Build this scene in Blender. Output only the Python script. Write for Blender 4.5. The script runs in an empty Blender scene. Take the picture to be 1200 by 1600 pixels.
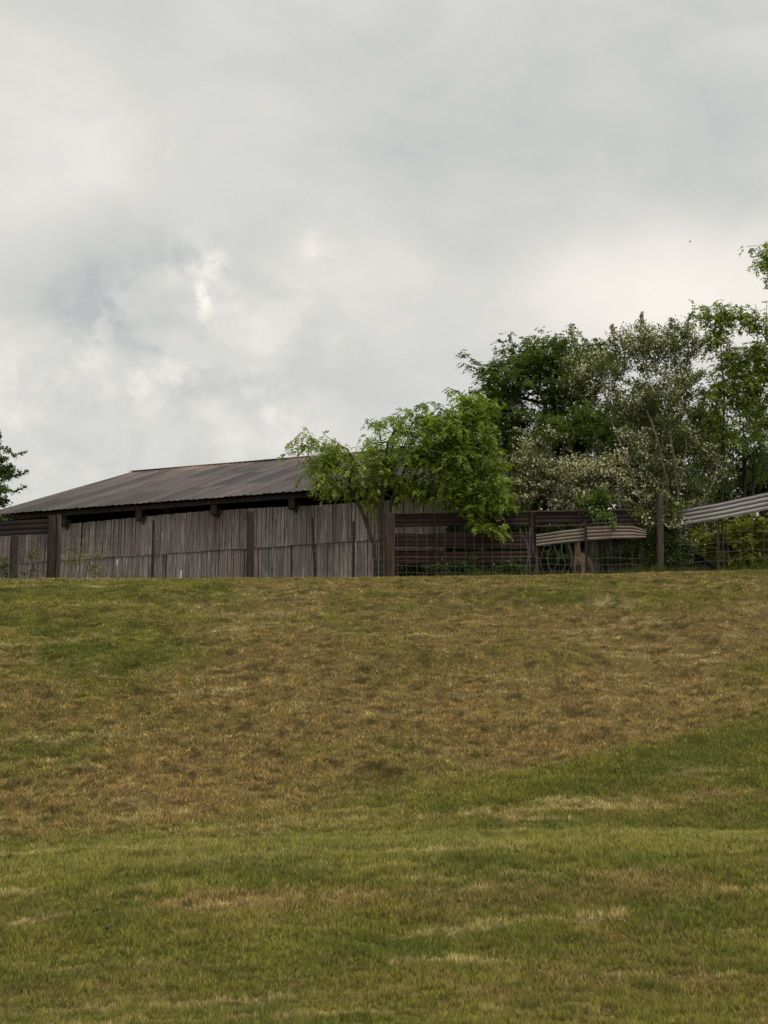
import bpy, math, random
import numpy as np
from mathutils import Vector, Matrix
R = math.radians
rng = np.random.default_rng(11)
random.seed(5)
SC = bpy.context.scene
COL = SC.collection

# ------------------------------------------------------------------ camera
F = 2300.0                       # focal length in photo pixels (1200 x 1600)
PITCH = math.atan(550 / F)
CAMZ = 1.6
cam = bpy.data.cameras.new('camera')
cam.sensor_fit = 'VERTICAL'; cam.sensor_height = 24.0; cam.lens = 24.0 * F / 1600
cam.clip_start = 0.1; cam.clip_end = 6000
camo = bpy.data.objects.new('camera', cam); COL.objects.link(camo)
camo.location = (0, 0, CAMZ); camo.rotation_euler = (math.pi / 2 + PITCH, 0, 0)
SC.camera = camo
SC.render.resolution_x = 768; SC.render.resolution_y = 1024
SC.view_settings.view_transform = 'Standard'; SC.view_settings.look = 'None'
SC.view_settings.exposure = 0.14; SC.view_settings.gamma = 1.0
CT, ST = math.cos(PITCH), math.sin(PITCH)

def ray(px, py):
    u = (px - 600) / F; v = (800 - py) / F
    return (u, CT - v * ST, ST + v * CT)
def at(px, py, Y):
    d = ray(px, py); k = Y / d[1]
    return Vector((d[0] * k, Y, CAMZ + d[2] * k))
def mpp(Y):                      # metres per photo pixel at depth Y near the crest
    return Y * 1.02 / F

# ------------------------------------------------------------------ world
SUN_EL, SUN_AZ = R(58), R(125)    # azimuth measured from +y (view direction) towards +x
w = bpy.data.worlds.new('World'); SC.world = w; w.use_nodes = True
nt = w.node_tree; nt.nodes.clear()
def N(t, typ, **kw):
    n = t.nodes.new(typ)
    for k, v in kw.items(): setattr(n, k, v)
    return n
L = nt.links.new
tc = N(nt, 'ShaderNodeTexCoord')
sky = N(nt, 'ShaderNodeTexSky', sky_type='NISHITA'); sky.sun_disc = False
sky.sun_elevation = SUN_EL; sky.sun_rotation = SUN_AZ
skyv = N(nt, 'ShaderNodeVectorMath', operation='SCALE'); L(sky.outputs[0], skyv.inputs[0]); skyv.inputs['Scale'].default_value = 1.0

def noise(t, vec, scale, detail=6, rough=.55, dist=0.0, sc=None, loc=None):
    if sc or loc:
        m = N(t, 'ShaderNodeMapping'); t.links.new(vec, m.inputs[0])
        if sc: m.inputs['Scale'].default_value = sc
        if loc: m.inputs['Location'].default_value = loc
        vec = m.outputs[0]
    n = N(t, 'ShaderNodeTexNoise'); t.links.new(vec, n.inputs['Vector'])
    n.inputs['Scale'].default_value = scale; n.inputs['Detail'].default_value = detail
    n.inputs['Roughness'].default_value = rough; n.inputs['Distortion'].default_value = dist
    return n.outputs['Fac']
def math2(t, op, a, b=None, clamp=False):
    m = N(t, 'ShaderNodeMath', operation=op); m.use_clamp = clamp
    for i, x in enumerate((a, b)):
        if x is None: continue
        if isinstance(x, (int, float)): m.inputs[i].default_value = x
        else: t.links.new(x, m.inputs[i])
    return m.outputs[0]
def ramp(t, fac, stops, interp='LINEAR'):
    r = N(t, 'ShaderNodeValToRGB'); r.color_ramp.interpolation = interp
    e = r.color_ramp.elements
    while len(e) < len(stops): e.new(0.5)
    for i, (p, c) in enumerate(stops): e[i].position = p; e[i].color = (*c, 1)
    t.links.new(fac, r.inputs[0]); return r.outputs[0]

def blob(px, py, rad_deg, squash=1.0):
    """soft mask round one direction of the sky"""
    d = Vector(ray(px, py)).normalized()
    # measure in a frame squashed vertically so that cloud banks are wider than tall
    sub = N(nt, 'ShaderNodeVectorMath', operation='SUBTRACT'); L(tc.outputs['Generated'], sub.inputs[0]); sub.inputs[1].default_value = d
    mul = N(nt, 'ShaderNodeVectorMath', operation='MULTIPLY'); L(sub.outputs[0], mul.inputs[0]); mul.inputs[1].default_value = (1, 1, squash)
    ln = N(nt, 'ShaderNodeVectorMath', operation='LENGTH'); L(mul.outputs[0], ln.inputs[0])
    mr = N(nt, 'ShaderNodeMapRange', interpolation_type='SMOOTHSTEP'); L(ln.outputs['Value'], mr.inputs[0])
    mr.inputs[1].default_value = 0.0; mr.inputs[2].default_value = R(rad_deg); mr.inputs[3].default_value = 1; mr.inputs[4].default_value = 0
    return mr.outputs[0]

G = tc.outputs['Generated']
n1 = noise(nt, G, 7.0, 4, .5, .5, sc=(1, 1, 2.0), loc=(3.1, .4, 1.7))
n2 = noise(nt, G, 17.0, 10, .58, .3, sc=(1, 1, 1.5), loc=(1.3, 5.2, .2))
n3 = noise(nt, G, 40.0, 8, .6, .6, sc=(1, 1, 1.3), loc=(.3, 2.2, 4.2))
base = math2(nt, 'ADD', math2(nt, 'MULTIPLY', n1, .46), math2(nt, 'MULTIPLY', n2, .09))
base = math2(nt, 'ADD', base, math2(nt, 'MULTIPLY', n3, .015))
puff = blob(300, 560, 9.5, 1.3)      # the broken, billowing part low on the left
mrb = N(nt, 'ShaderNodeMapRange', interpolation_type='SMOOTHSTEP'); L(n2, mrb.inputs[0])
for i_, v_ in zip((1, 2, 3, 4), (.44, .60, -.10, .17)): mrb.inputs[i_].default_value = v_
billow = mrb.outputs[0]
billow = math2(nt, 'ADD', billow, math2(nt, 'MULTIPLY', math2(nt, 'SUBTRACT', n3, .5), .22))
def lobes_(sc, loc, amp):
    f = noise(nt, G, sc, 2, .5, .25, sc=(1, 1, 1.35), loc=loc)
    return math2(nt, 'MULTIPLY', math2(nt, 'ABSOLUTE', math2(nt, 'SUBTRACT', f, .5)), amp)
cum = math2(nt, 'ADD', lobes_(9, (7.3, 1.1, 2.9), 1.5), math2(nt, 'ADD', lobes_(24, (2.3, 6.1, 1.9), .50), lobes_(60, (4.3, 2.1, 7.9), .20)))
cum = math2(nt, 'SUBTRACT', cum, .20)
edge_in = math2(nt, 'ADD', noise(nt, G, 7.5, 3, .5, .2, sc=(1, 1, 1.6), loc=(8.2, 3.3, 6.1)), math2(nt, 'MULTIPLY', cum, .55))
mre = N(nt, 'ShaderNodeMapRange', interpolation_type='SMOOTHSTEP'); L(edge_in, mre.inputs[0])
for i_, v_ in zip((1, 2, 3, 4), (.46, .56, -.05, .09)): mre.inputs[i_].default_value = v_
billow = math2(nt, 'ADD', math2(nt, 'MULTIPLY', billow, .35), math2(nt, 'ADD', math2(nt, 'MULTIPLY', cum, .40), mre.outputs[0]))
puff = math2(nt, 'MAXIMUM', puff, math2(nt, 'MULTIPLY', blob(60, 640, 8, 1.3), .9))
val = math2(nt, 'ADD', base, math2(nt, 'MULTIPLY', billow, puff))
def addb(v, px, py, rad, sq, amt):
    return math2(nt, 'ADD', v, math2(nt, 'MULTIPLY', blob(px, py, rad, sq), amt))
val = addb(val, 1060, 465, 10, 2.4, .34)
val = addb(val, 850, 420, 9, 2.5, .05)
val = addb(val, 60, 270, 8, 1.3, .16)
val = addb(val, 120, 60, 8, 1.3, .05)
val = addb(val, 20, 640, 6, 1.3, .14)
val = addb(val, 450, 640, 4, 1.6, .07)
val = addb(val, 930, 245, 10, 2.0, -.12)
val = addb(val, 600, 130, 8, 1.8, -.07)
val = addb(val, 560, 440, 5, 1.5, .08)
val = addb(val, 170, 450, 6.5, 1.7, -.17)
val = addb(val, 560, 600, 5, 2.0, -.08)
wisp = ramp(nt, noise(nt, G, 55, 4, .55, .15, loc=(1, 9, 3)), [(.44, (0, 0, 0)), (.60, (1, 1, 1))])
def addw(v, px, py, rad, sq, amt):
    return math2(nt, 'ADD', v, math2(nt, 'MULTIPLY', math2(nt, 'MULTIPLY', blob(px, py, rad, sq), wisp), amt))
val = addw(val, 300, 420, 2.6, 1.0, .16)
val = addw(val, 335, 408, .8, 1.0, .22)
val = addw(val, 317, 465, .8, .6, .30)
val = addw(val, 70, 590, 5.0, 1.6, .10)
val = addb(val, 40, 600, 5, 1.4, .07)
val = addb(val, 420, 690, 6, 2.0, .08)
val = addw(val, 150, 490, 2.2, .8, .16)
val = addw(val, 250, 600, 3.0, 1.4, .15)
val = addw(val, 430, 640, 3.0, 1.6, .14)
val = addw(val, 500, 390, 1.4, 1.0, .10)
val = math2(nt, 'ADD', val, .015)
val = addb(val, 230, 620, 4.0, 1.4, .07)
val = addb(val, 490, 385, 1.0, 1.0, .07)
cl = ramp(nt, val, [(.08, (.47, .485, .48)), (.22, (.575, .58, .56)), (.36, (.665, .655, .62)), (.50, (.79, .755, .70)), (.72, (.93, .89, .81))])
mix = N(nt, 'ShaderNodeMix', data_type='RGBA'); mix.inputs[0].default_value = .96
# an overcast sky is brighter overhead than near the horizon (well above the part in view)
sepz = N(nt, 'ShaderNodeSeparateXYZ'); L(G, sepz.inputs[0])
zen = N(nt, 'ShaderNodeMapRange', interpolation_type='SMOOTHSTEP'); L(sepz.outputs[2], zen.inputs[0])
for i_, v_ in zip((1, 2, 3, 4), (.60, .95, 10.0, 19.0)): zen.inputs[i_].default_value = v_
# clouds are laid over the clear sky; both are scaled by the same Background strength
clv = N(nt, 'ShaderNodeVectorMath', operation='SCALE'); L(cl, clv.inputs[0]); L(zen.outputs[0], clv.inputs['Scale'])
L(skyv.outputs[0], mix.inputs[6]); L(clv.outputs[0], mix.inputs[7])
bg = N(nt, 'ShaderNodeBackground'); bg.inputs['Strength'].default_value = 0.10
L(mix.outputs[2], bg.inputs[0])
wo = N(nt, 'ShaderNodeOutputWorld'); L(bg.outputs[0], wo.inputs[0])

sun = bpy.data.lights.new('sun', 'SUN'); sun.energy = 1.4; sun.angle = R(20); sun.color = (1, .95, .87)
suno = bpy.data.objects.new('sun', sun); COL.objects.link(suno)
sd = Vector((math.sin(SUN_AZ) * math.cos(SUN_EL), math.cos(SUN_AZ) * math.cos(SUN_EL), math.sin(SUN_EL)))
suno.rotation_euler = sd.to_track_quat('Z', 'Y').to_euler(); suno.location = (20, 10, 60)

# ------------------------------------------------------------------ numpy noise
def _h(ix, iy, s):
    n = (ix.astype(np.int64) * 374761393 + iy.astype(np.int64) * 668265263 + s * 974634777) & 0x7fffffff
    n = ((n ^ (n >> 13)) * 1274126177) & 0x7fffffff
    n = n ^ (n >> 16)
    return (n & 0xffff) / 65535.0
def vnoise(x, y, s=0):
    x = np.asarray(x, float); y = np.asarray(y, float)
    ix = np.floor(x); iy = np.floor(y); fx = x - ix; fy = y - iy
    fx = fx * fx * (3 - 2 * fx); fy = fy * fy * (3 - 2 * fy)
    a = _h(ix, iy, s); b = _h(ix + 1, iy, s); c = _h(ix, iy + 1, s); d = _h(ix + 1, iy + 1, s)
    return (a + (b - a) * fx) * (1 - fy) + (c + (d - c) * fx) * fy
def fbm(x, y, s=0, o=4, g=.5):
    t = 0; a = 1; n = 0
    c, sn = math.cos(.6), math.sin(.6)
    for k in range(o):
        t = t + a * vnoise(x, y, s + 17 * k); n += a; a *= g
        x, y = (c * x - sn * y) * 2.03 + 3.7, (sn * x + c * y) * 2.03 + 1.3
    return t / n
def smooth(a, b, x):
    t = np.clip((x - a) / (b - a), 0, 1); return t * t * (3 - 2 * t)

# ------------------------------------------------------------------ terrain
def tan_el(py):
    v = (800 - py) / F
    return (ST + v * CT) / (CT - v * ST)
YC = 48.0
def zfun(x, y):
    """ground height; control depths run from the feet of the camera over the first swell and up the bank"""
    x = np.asarray(x, float); y = np.asarray(y, float)
    px = np.clip(600 + F * x / (np.maximum(y, 8) * 1.02), -500, 1700)
    one = np.ones_like(px)
    I = lambda xs, ys: np.interp(px, xs, ys)
    crest_py = I([-300, 0, 300, 600, 900, 1050, 1200, 1500], [907, 906, 905, 903, 899, 896, 892, 884])
    zc = CAMZ + YC * tan_el(crest_py)
    r1 = I([-400, 0, 200, 500, 800, 1200, 1600], [1375, 1347, 1325, 1313, 1306, 1300, 1296])
    f2 = I([-400, 0, 300, 600, 850, 1000, 1200, 1600], [1345, 1337, 1305, 1268, 1215, 1188, 1142, 1080])
    Yf2 = I([-400, 0, 300, 600, 850, 1200, 1600], [24.4, 24.8, 25.6, 26.8, 28.6, 31.5, 34])
    Ys = [-60 * one, -6 * one, 12.6 * one, 22 * one, 23.4 * one, Yf2, (Yf2 + YC) / 2 + 1.0, YC - 2.2 * one, YC * one,
          50 * one, 54 * one, 70 * one, 110 * one, 400 * one, 4000 * one]
    ym = (Yf2 + YC) / 2 + 1.0
    zf2 = CAMZ + Yf2 * tan_el(f2)
    z1 = CAMZ + 22 * tan_el(r1)
    Zs = [-3 * one, -.15 * one, .30 * one, z1, z1 - .05, zf2 - .02,
          zf2 + (zc - zf2) * .56, zc - .62, zc, zc + .14, zc + .22, zc + .25, zc - 1.0, zc - 16, zc - 60]
    Zs = [np.broadcast_to(a, px.shape) for a in Zs]; n = len(Ys)
    d = [(Zs[i + 1] - Zs[i]) / (Ys[i + 1] - Ys[i]) for i in range(n - 1)]
    m = [d[0]]
    for i in range(1, n - 1):
        same = d[i - 1] * d[i] > 0
        hm = 2 * d[i - 1] * d[i] / np.where(np.abs(d[i - 1] + d[i]) < 1e-9, 1e-9, d[i - 1] + d[i])
        m.append(np.where(same, hm, 0))
    m.append(d[-1])
    out = np.array(Zs[0])
    for i in range(n - 1):
        h = Ys[i + 1] - Ys[i]; t = np.clip((y - Ys[i]) / h, 0, 1)
        v = (2*t**3 - 3*t**2 + 1) * Zs[i] + (t**3 - 2*t**2 + t) * h * m[i] + (-2*t**3 + 3*t**2) * Zs[i + 1] + (t**3 - t**2) * h * m[i + 1]
        out = np.where(y >= Ys[i], v, out)
    # lumps of an unrolled bank, strongest on the steep part, none where it would lift the crest line
    amp = smooth(Yf2 - 1, Yf2 + 3, y) * (1 - smooth(44, 47.5, y))
    out = out + amp * ((fbm(x * .45, y * .45, 3, 3) - .5) * .45 + (fbm(x * 2.1, y * 2.6, 9, 3) - .5) * .20 + (fbm(x * 5.3, y * 6.3, 13, 2) - .5) * .085)
    amp2 = (1 - smooth(Yf2 - 1, Yf2 + 3, y)) * smooth(8, 12, y)
    out = out + amp2 * ((fbm(x * .35, y * .5, 23, 2) - .5) * .14 + (fbm(x * 1.9, y * 1.9, 29, 3) - .5) * .07 + (fbm(x * 6.3, y * 6.3, 13, 2) - .5) * .025)
    out = out + (fbm(x * .8, y * .8, 41, 2) - .5) * .06 * smooth(45, 47, y) * (1 - smooth(60, 80, y))
    return out
def gz(x, y): return float(zfun(np.array([x]), np.array([y]))[0])
def gpt(px, Y):                  # ground point below photo column px at depth Y
    x = (px - 600) * mpp(Y); return Vector((x, Y, gz(x, Y)))

def grass_colour(x, y):
    """colour of the lawn with painted sheen and pocket shade: green turf, dormant brown sward on the bank, straw clippings in mown streaks"""
    z = zfun(x, y) - CAMZ
    dep = y * CT + z * ST
    px = 600 + F * x / dep; py = 800 - F * (-y * ST + z * CT) / dep
    g1 = np.array([.250, .240, .050]); g2 = np.array([.165, .182, .036])
    br = np.array([.365, .258, .106]); st = np.array([.62, .50, .25]); dk = np.array([.080, .064, .026])
    big = fbm(x * .33, y * .33, 51, 4); med = fbm(x * 1.3, y * 1.0, 57, 4); fin = fbm(x * 5, y * 4, 61, 3)
    def el(cx, cy, rx, ry, rot=0):
        a, b = (px - cx), (py - cy); c, s = math.cos(rot), math.sin(rot)
        q = ((a * c + b * s) / rx) ** 2 + ((-a * s + b * c) / ry) ** 2
        return np.exp(-q)
    f2 = np.interp(px, [-400, 0, 300, 600, 850, 1000, 1200, 1600], [1345, 1337, 1305, 1268, 1215, 1188, 1142, 1080])
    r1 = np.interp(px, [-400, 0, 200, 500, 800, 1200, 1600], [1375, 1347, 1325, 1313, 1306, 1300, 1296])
    bank = smooth(6, -46, py - f2 + (med - .5) * 30 + (fin - .5) * 14)
    # dormant (brown) share
    b = bank * (.47 + 0 * px)
    b += .06 * bank; b += bank * (.55 * el(560, 1090, 480, 110, -.05) + .40 * el(1000, 1120, 260, 80, -.3) + .45 * el(1130, 1000, 130, 60, -.2)
                 + .35 * el(150, 1240, 300, 50) + .28 * el(700, 960, 420, 28) + .4 * el(60, 1305, 130, 22))
    b -= bank * (.45 * el(180, 1010, 190, 75) + .30 * el(900, 1030, 90, 40) + .4 * el(1100, 935, 400, 22) + .25 * el(60, 1180, 120, 40)
                 + .35 * el(500, 975, 90, 20) + .4 * el(120, 925, 260, 16) + .3 * el(1160, 1050, 70, 35))
    low = 1 - bank
    b += low * (.18 + .42 * el(820, 1265, 260, 16, -.05) + .5 * el(1150, 1240, 130, 14) + .40 * el(900, 1400, 420, 28, -.05)
                + .45 * el(420, 1405, 280, 14, -.05) + .35 * el(80, 1560, 160, 40) + .2 * el(150, 1470, 260, 40) + .28 * el(1000, 1530, 260, 45))
    b -= low * (.35 * el(1000, 1180, 320, 24, -.25) + .28 * el(620, 1330, 700, 14) + .22 * el(350, 1385, 500, 12) + .2 * el(600, 1480, 360, 30))
    b += (big - .5) * .8 + (med - .5) * .6 + (fin - .5) * .6
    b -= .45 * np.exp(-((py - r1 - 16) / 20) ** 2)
    b = smooth(.12, .95, b)
    col = g1 + (g2 - g1) * smooth(.35, .7, fbm(x * .9, y * .9, 71, 3))[..., None]
    col = col + (br - col) * b[..., None]
    near = (np.exp(-((py - r1 - 13) / 18) ** 2) * smooth(-1, 2, py - r1))[..., None] * .62  # pale band below the swell: sheen of mown blades put into the colour
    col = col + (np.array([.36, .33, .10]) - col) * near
    # straw: thin streaks lying roughly along the mowing direction
    sx = x + .25 * y
    str_ = fbm(sx * .45, y * 2.6 - x * .35, 81, 4)
    s = smooth(.57, .78, str_) * (.45 + .8 * smooth(.45, .65, fbm(x * .3, y * .3, 93, 2))) * smooth(.25, .55, fin)
    s += .95 * (el(560, 1402, 340, 6, -.06) + el(880, 1440, 300, 7, -.08) + el(790, 1283, 150, 6, .05) + el(250, 1322, 260, 3, -.05) + .8 * el(900, 1303, 400, 2.5) + .8 * el(700, 1330, 330, 3, -.03) + .7 * el(300, 1300, 160, 6, -.05) + el(400, 920, 140, 3, -.08)
               + el(640, 1275, 300, 5, -.05) + .9 * el(300, 948, 200, 3, -.1) + el(1060, 965, 130, 6, -.15) + .9 * el(760, 942, 80, 5) + .8 * el(1150, 1225, 60, 6, .1) + el(110, 1575, 90, 16)) * smooth(.34, .58, fin) * smooth(.30, .55, med)
    col = col + (st - col) * (np.clip(s, 0, 1) * .68)[..., None]
    # thatch-toned pockets and paler ridges: shade and light of the lumps painted in
    p = smooth(.55, .72, fbm(x * 3.6, y * 6.6, 101, 3)) * (.50 + .42 * bank)
    ridge_ = smooth(.5, .75, fbm(x * 4.4, y * 8.2, 131, 3))
    col = col * (1 + (.30 * bank + .15)[..., None] * ridge_[..., None])
    col = col + (dk - col) * (p * .7)[..., None]
    return np.clip(col * 1.09, 0.004, .65)

# ------------------------------------------------------------------ object helpers
def link(o, parent=None):
    COL.objects.link(o)
    if parent is not None: o.parent = parent
    return o
def tag(o, label=None, cat=None, group=None, kind=None):
    if label: o['label'] = label
    if cat: o['category'] = cat
    if group: o['group'] = group
    if kind: o['kind'] = kind
    return o
def empty(name, loc, label, cat, group=None, rz=0):
    o = bpy.data.objects.new(name, None); COL.objects.link(o)
    o.location = loc; o.rotation_euler = (0, 0, rz); o.empty_display_size = .3
    return tag(o, label, cat, group)
def mesh_np(name, V, Fc, mat, parent=None, cols=None, smooth_=False, org=None):
    """V (n,3); Fc (m,k) ; cols per vertex (n,3)"""
    V = np.asarray(V, np.float32); Fc = np.asarray(Fc, np.int32)
    if org is not None: V = V - np.array(org, np.float32)
    me = bpy.data.meshes.new(name)
    n, (m, k) = len(V), Fc.shape
    me.vertices.add(n); me.vertices.foreach_set('co', V.ravel())
    me.loops.add(m * k); me.loops.foreach_set('vertex_index', Fc.ravel())
    me.polygons.add(m); me.polygons.foreach_set('loop_start', np.arange(0, m * k, k, dtype=np.int32))
    me.polygons.foreach_set('loop_total', np.full(m, k, np.int32))
    if smooth_: me.polygons.foreach_set('use_smooth', np.ones(m, bool))
    if cols is not None:
        a = me.attributes.new('tint', 'FLOAT_COLOR', 'POINT')
        c = np.ones((n, 4), np.float32); c[:, :3] = cols; a.data.foreach_set('color', c.ravel())
    me.materials.append(mat); me.update(calc_edges=True); me.validate()
    o = bpy.data.objects.new(name, me); link(o, parent)
    return o
class MB:
    """collects shapes into one mesh"""
    def __init__(s): s.v = []; s.f = []; s.c = []
    def add(s, vs, fs, c=(1, 1, 1)):
        b = len(s.v); s.v += [tuple(v) for v in vs]; s.c += [c] * len(vs); s.f += [tuple(b + i for i in f) for f in fs]
    def box(s, lo, hi, c=(1, 1, 1), M=None):
        vs = [Vector((x, y, z)) for z in (lo[2], hi[2]) for y in (lo[1], hi[1]) for x in (lo[0], hi[0])]
        if M: vs = [M @ v for v in vs]
        s.add(vs, [(0, 2, 3, 1), (4, 5, 7, 6), (0, 1, 5, 4), (2, 6, 7, 3), (0, 4, 6, 2), (1, 3, 7, 5)], c)
    def tube(s, pts, rad, n=6, c=(1, 1, 1), cap=True, jit=0):
        pts = [Vector(p) for p in pts]; rings = []
        b0 = len(s.v)
        for i, p in enumerate(pts):
            d = (pts[min(i + 1, len(pts) - 1)] - pts[max(i - 1, 0)])
            if d.length < 1e-6: d = Vector((0, 0, 1))
            d.normalize()
            a = Vector((1, 0, 0)) if abs(d.x) < .8 else Vector((0, 1, 0))
            u = d.cross(a).normalized(); v = d.cross(u)
            r = rad[i] if hasattr(rad, '__len__') else rad
            for k in range(n):
                t = 2 * math.pi * k / n; rr = r * (1 + jit * (random.random() - .5))
                s.v.append(tuple(p + u * math.cos(t) * rr + v * math.sin(t) * rr)); s.c.append(c)
        for i in range(len(pts) - 1):
            for k in range(n):
                a = b0 + i * n + k; b = b0 + i * n + (k + 1) % n
                s.f.append((a, b, b + n, a + n))
        if cap:
            s.f.append(tuple(b0 + k for k in range(n))[::-1]); e = b0 + (len(pts) - 1) * n
            s.f.append(tuple(e + k for k in range(n)))
    def build(s, name, mat, parent=None, smooth_=False, org=None):
        me = bpy.data.meshes.new(name)
        V = s.v if org is None else [tuple(Vector(v) - Vector(org)) for v in s.v]
        me.from_pydata(V, [], s.f)
        a = me.attributes.new('tint', 'FLOAT_COLOR', 'POINT')
        c = np.ones((len(V), 4), np.float32); c[:, :3] = np.array(s.c, np.float32).reshape(-1, 3); a.data.foreach_set('color', c.ravel())
        if smooth_: me.polygons.foreach_set('use_smooth', [True] * len(me.polygons))
        me.materials.append(mat); me.update()
        o = bpy.data.objects.new(name, me); link(o, parent); return o

# ------------------------------------------------------------------ materials
def mat_base(name):
    m = bpy.data.materials.new(name); m.use_nodes = True; t = m.node_tree
    b = t.nodes['Principled BSDF']; return m, t, b
def attr_col(t):
    a = N(t, 'ShaderNodeAttribute'); a.attribute_name = 'tint'; return a.outputs['Color']
def mulcol(t, a, b, fac=1.0):
    m = N(t, 'ShaderNodeMix', data_type='RGBA', blend_type='MULTIPLY'); m.inputs[0].default_value = fac
    t.links.new(a, m.inputs[6]); t.links.new(b, m.inputs[7]); return m.outputs[2]
def mixcol(t, fac, a, b):
    m = N(t, 'ShaderNodeMix', data_type='RGBA'); t.links.new(fac, m.inputs[0])
    for i, x in ((6, a), (7, b)):
        if isinstance(x, tuple): m.inputs[i].default_value = (*x, 1)
        else: t.links.new(x, m.inputs[i])
    return m.outputs[2]
def leaf_mat(name, trans=.35, rough=.55, spec=.25):
    m, t, b = mat_base(name); c = attr_col(t)
    b.inputs['Roughness'].default_value = rough; b.inputs['Specular IOR Level'].default_value = spec
    t.links.new(c, b.inputs['Base Color'])
    tr = N(t, 'ShaderNodeBsdfTranslucent')
    g = N(t, 'ShaderNodeMix', data_type='RGBA', blend_type='MULTIPLY'); g.inputs[0].default_value = 1
    t.links.new(c, g.inputs[6]); g.inputs[7].default_value = (1.25, 1.3, .7, 1); t.links.new(g.outputs[2], tr.inputs[0])
    ms = N(t, 'ShaderNodeMixShader'); ms.inputs[0].default_value = trans
    t.links.new(b.outputs[0], ms.inputs[1]); t.links.new(tr.outputs[0], ms.inputs[2])
    t.links.new(ms.outputs[0], t.nodes['Material Output'].inputs[0]); return m
M = {}
M['leaf'] = leaf_mat('leaf'); M['grass'] = leaf_mat('grass_blade', .25, .6, .12); M['blossom'] = leaf_mat('blossom', .25, .7, .1)
def m_ground():
    m, t, b = mat_base('turf_soil'); g = N(t, 'ShaderNodeNewGeometry')
    n = noise(t, g.outputs['Position'], 9, 6, .7)
    c = mulcol(t, attr_col(t), ramp(t, n, [(.3, (.35, .34, .3)), (.7, (.95, .95, .9))]))
    t.links.new(c, b.inputs['Base Color']); b.inputs['Roughness'].default_value = 1; b.inputs['Specular IOR Level'].default_value = .05
    bp = N(t, 'ShaderNodeBump'); bp.inputs['Strength'].default_value = .8; bp.inputs['Distance'].default_value = .03
    t.links.new(noise(t, g.outputs['Position'], 22, 5, .7), bp.inputs['Height']); t.links.new(bp.outputs[0], b.inputs['Normal'])
    return m
M['ground'] = m_ground()
def m_wood(name, c1, c2, c3, rough=.9, sc=(14, 14, .9), stain=None):
    m, t, b = mat_base(name); tcn = N(t, 'ShaderNodeTexCoord'); O = tcn.outputs['Object']
    n = noise(t, O, 1.6, 8, .65, .4, sc=sc); n2_ = noise(t, O, .55, 4, .6, sc=(1, 1, .5))
    c = ramp(t, n, [(.28, c1), (.52, c2), (.74, c3)])
    c = mulcol(t, c, ramp(t, n2_, [(.3, (.62, .60, .60)), (.7, (1.15, 1.12, 1.08))]))
    if stain:
        sn = noise(t, O, .9, 5, .6, .8, sc=(1.5, 1.5, .5), loc=(4, 2, 8))
        c = mixcol(t, ramp(t, sn, [(.48, (0, 0, 0)), (.66, (.8, .8, .8))]), c, stain)
    c = mulcol(t, c, attr_col(t))
    t.links.new(c, b.inputs['Base Color']); b.inputs['Roughness'].default_value = rough; b.inputs['Specular IOR Level'].default_value = .15
    bp = N(t, 'ShaderNodeBump'); bp.inputs['Strength'].default_value = .5; bp.inputs['Distance'].default_value = .01
    t.links.new(n, bp.inputs['Height']); t.links.new(bp.outputs[0], b.inputs['Normal']); return m
M['barn_board'] = m_wood('barn_board', (.075, .069, .066), (.275, .250, .240), (.60, .57, .545), stain=(.21, .15, .137))
M['post_wood'] = m_wood('post_wood', (.026, .022, .020), (.055, .045, .040), (.11, .095, .083), sc=(8, 8, .7))
M['grey_post'] = m_wood('grey_post', (.045, .041, .035), (.10, .092, .077), (.18, .168, .14), sc=(9, 9, .7))
M['dark_wood'] = m_wood('dark_wood', (.03, .025, .022), (.06, .05, .045), (.10, .085, .075), sc=(3, 3, 3))
M['bark'] = m_wood('bark', (.035, .03, .024), (.075, .065, .05), (.13, .115, .095), sc=(9, 9, 2))
M['pale_bark'] = m_wood('pale_bark', (.08, .068, .055), (.17, .15, .12), (.28, .25, .21), sc=(9, 9, 2))
def m_metal(name, c1, c2, rust, rf=(.45, .65), metal=.0, rough=.6, sc=(1, 1, 1)):
    m, t, b = mat_base(name); tcn = N(t, 'ShaderNodeTexCoord'); O = tcn.outputs['Object']
    n = noise(t, O, 2.2, 7, .65, .5, sc=sc); n2_ = noise(t, O, 9, 5, .6, 0, sc=sc)
    c = mixcol(t, n2_, c1, c2)
    c = mixcol(t, ramp(t, n, [(rf[0], (0, 0, 0)), (rf[1], (1, 1, 1))]), c, rust)
    c = mulcol(t, c, attr_col(t))
    t.links.new(c, b.inputs['Base Color']); b.inputs['Metallic'].default_value = metal; b.inputs['Roughness'].default_value = rough; b.inputs['Specular IOR Level'].default_value = .12 if name == 'roof_metal' else .3
    return m
M['roof'] = m_metal('roof_metal', (.055, .043, .041), (.082, .067, .064), (.046, .031, .027), (.42, .66), 0, .55, sc=(1.6, .22, .22))
M['rusty'] = m_metal('rusty_metal', (.029, .017, .014), (.052, .028, .024), (.022, .015, .013), (.4, .7), 0, .75, sc=(.5, 1, 3))
M['tan_metal'] = m_metal('tan_metal', (.20, .172, .145), (.31, .275, .23), (.17, .12, .095), (.45, .7), 0, .6, sc=(.5, 1, 2))
M['grey_metal'] = m_metal('grey_metal', (.36, .34, .34), (.50, .475, .47), (.22, .16, .14), (.55, .8), .1, .5, sc=(.4, 1, 2))
M['wire'] = m_metal('galvanised_wire', (.17, .165, .155), (.24, .235, .22), (.12, .085, .07), (.5, .7), .2, .5)
M['tpost'] = m_metal('steel_post', (.012, .010, .009), (.022, .018, .016), (.03, .016, .013), (.5, .7), 0, .7)
M['white'] = m_metal('white_plastic', (.55, .55, .54), (.68, .68, .66), (.45, .43, .40), (.5, .8), 0, .5)
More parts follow.
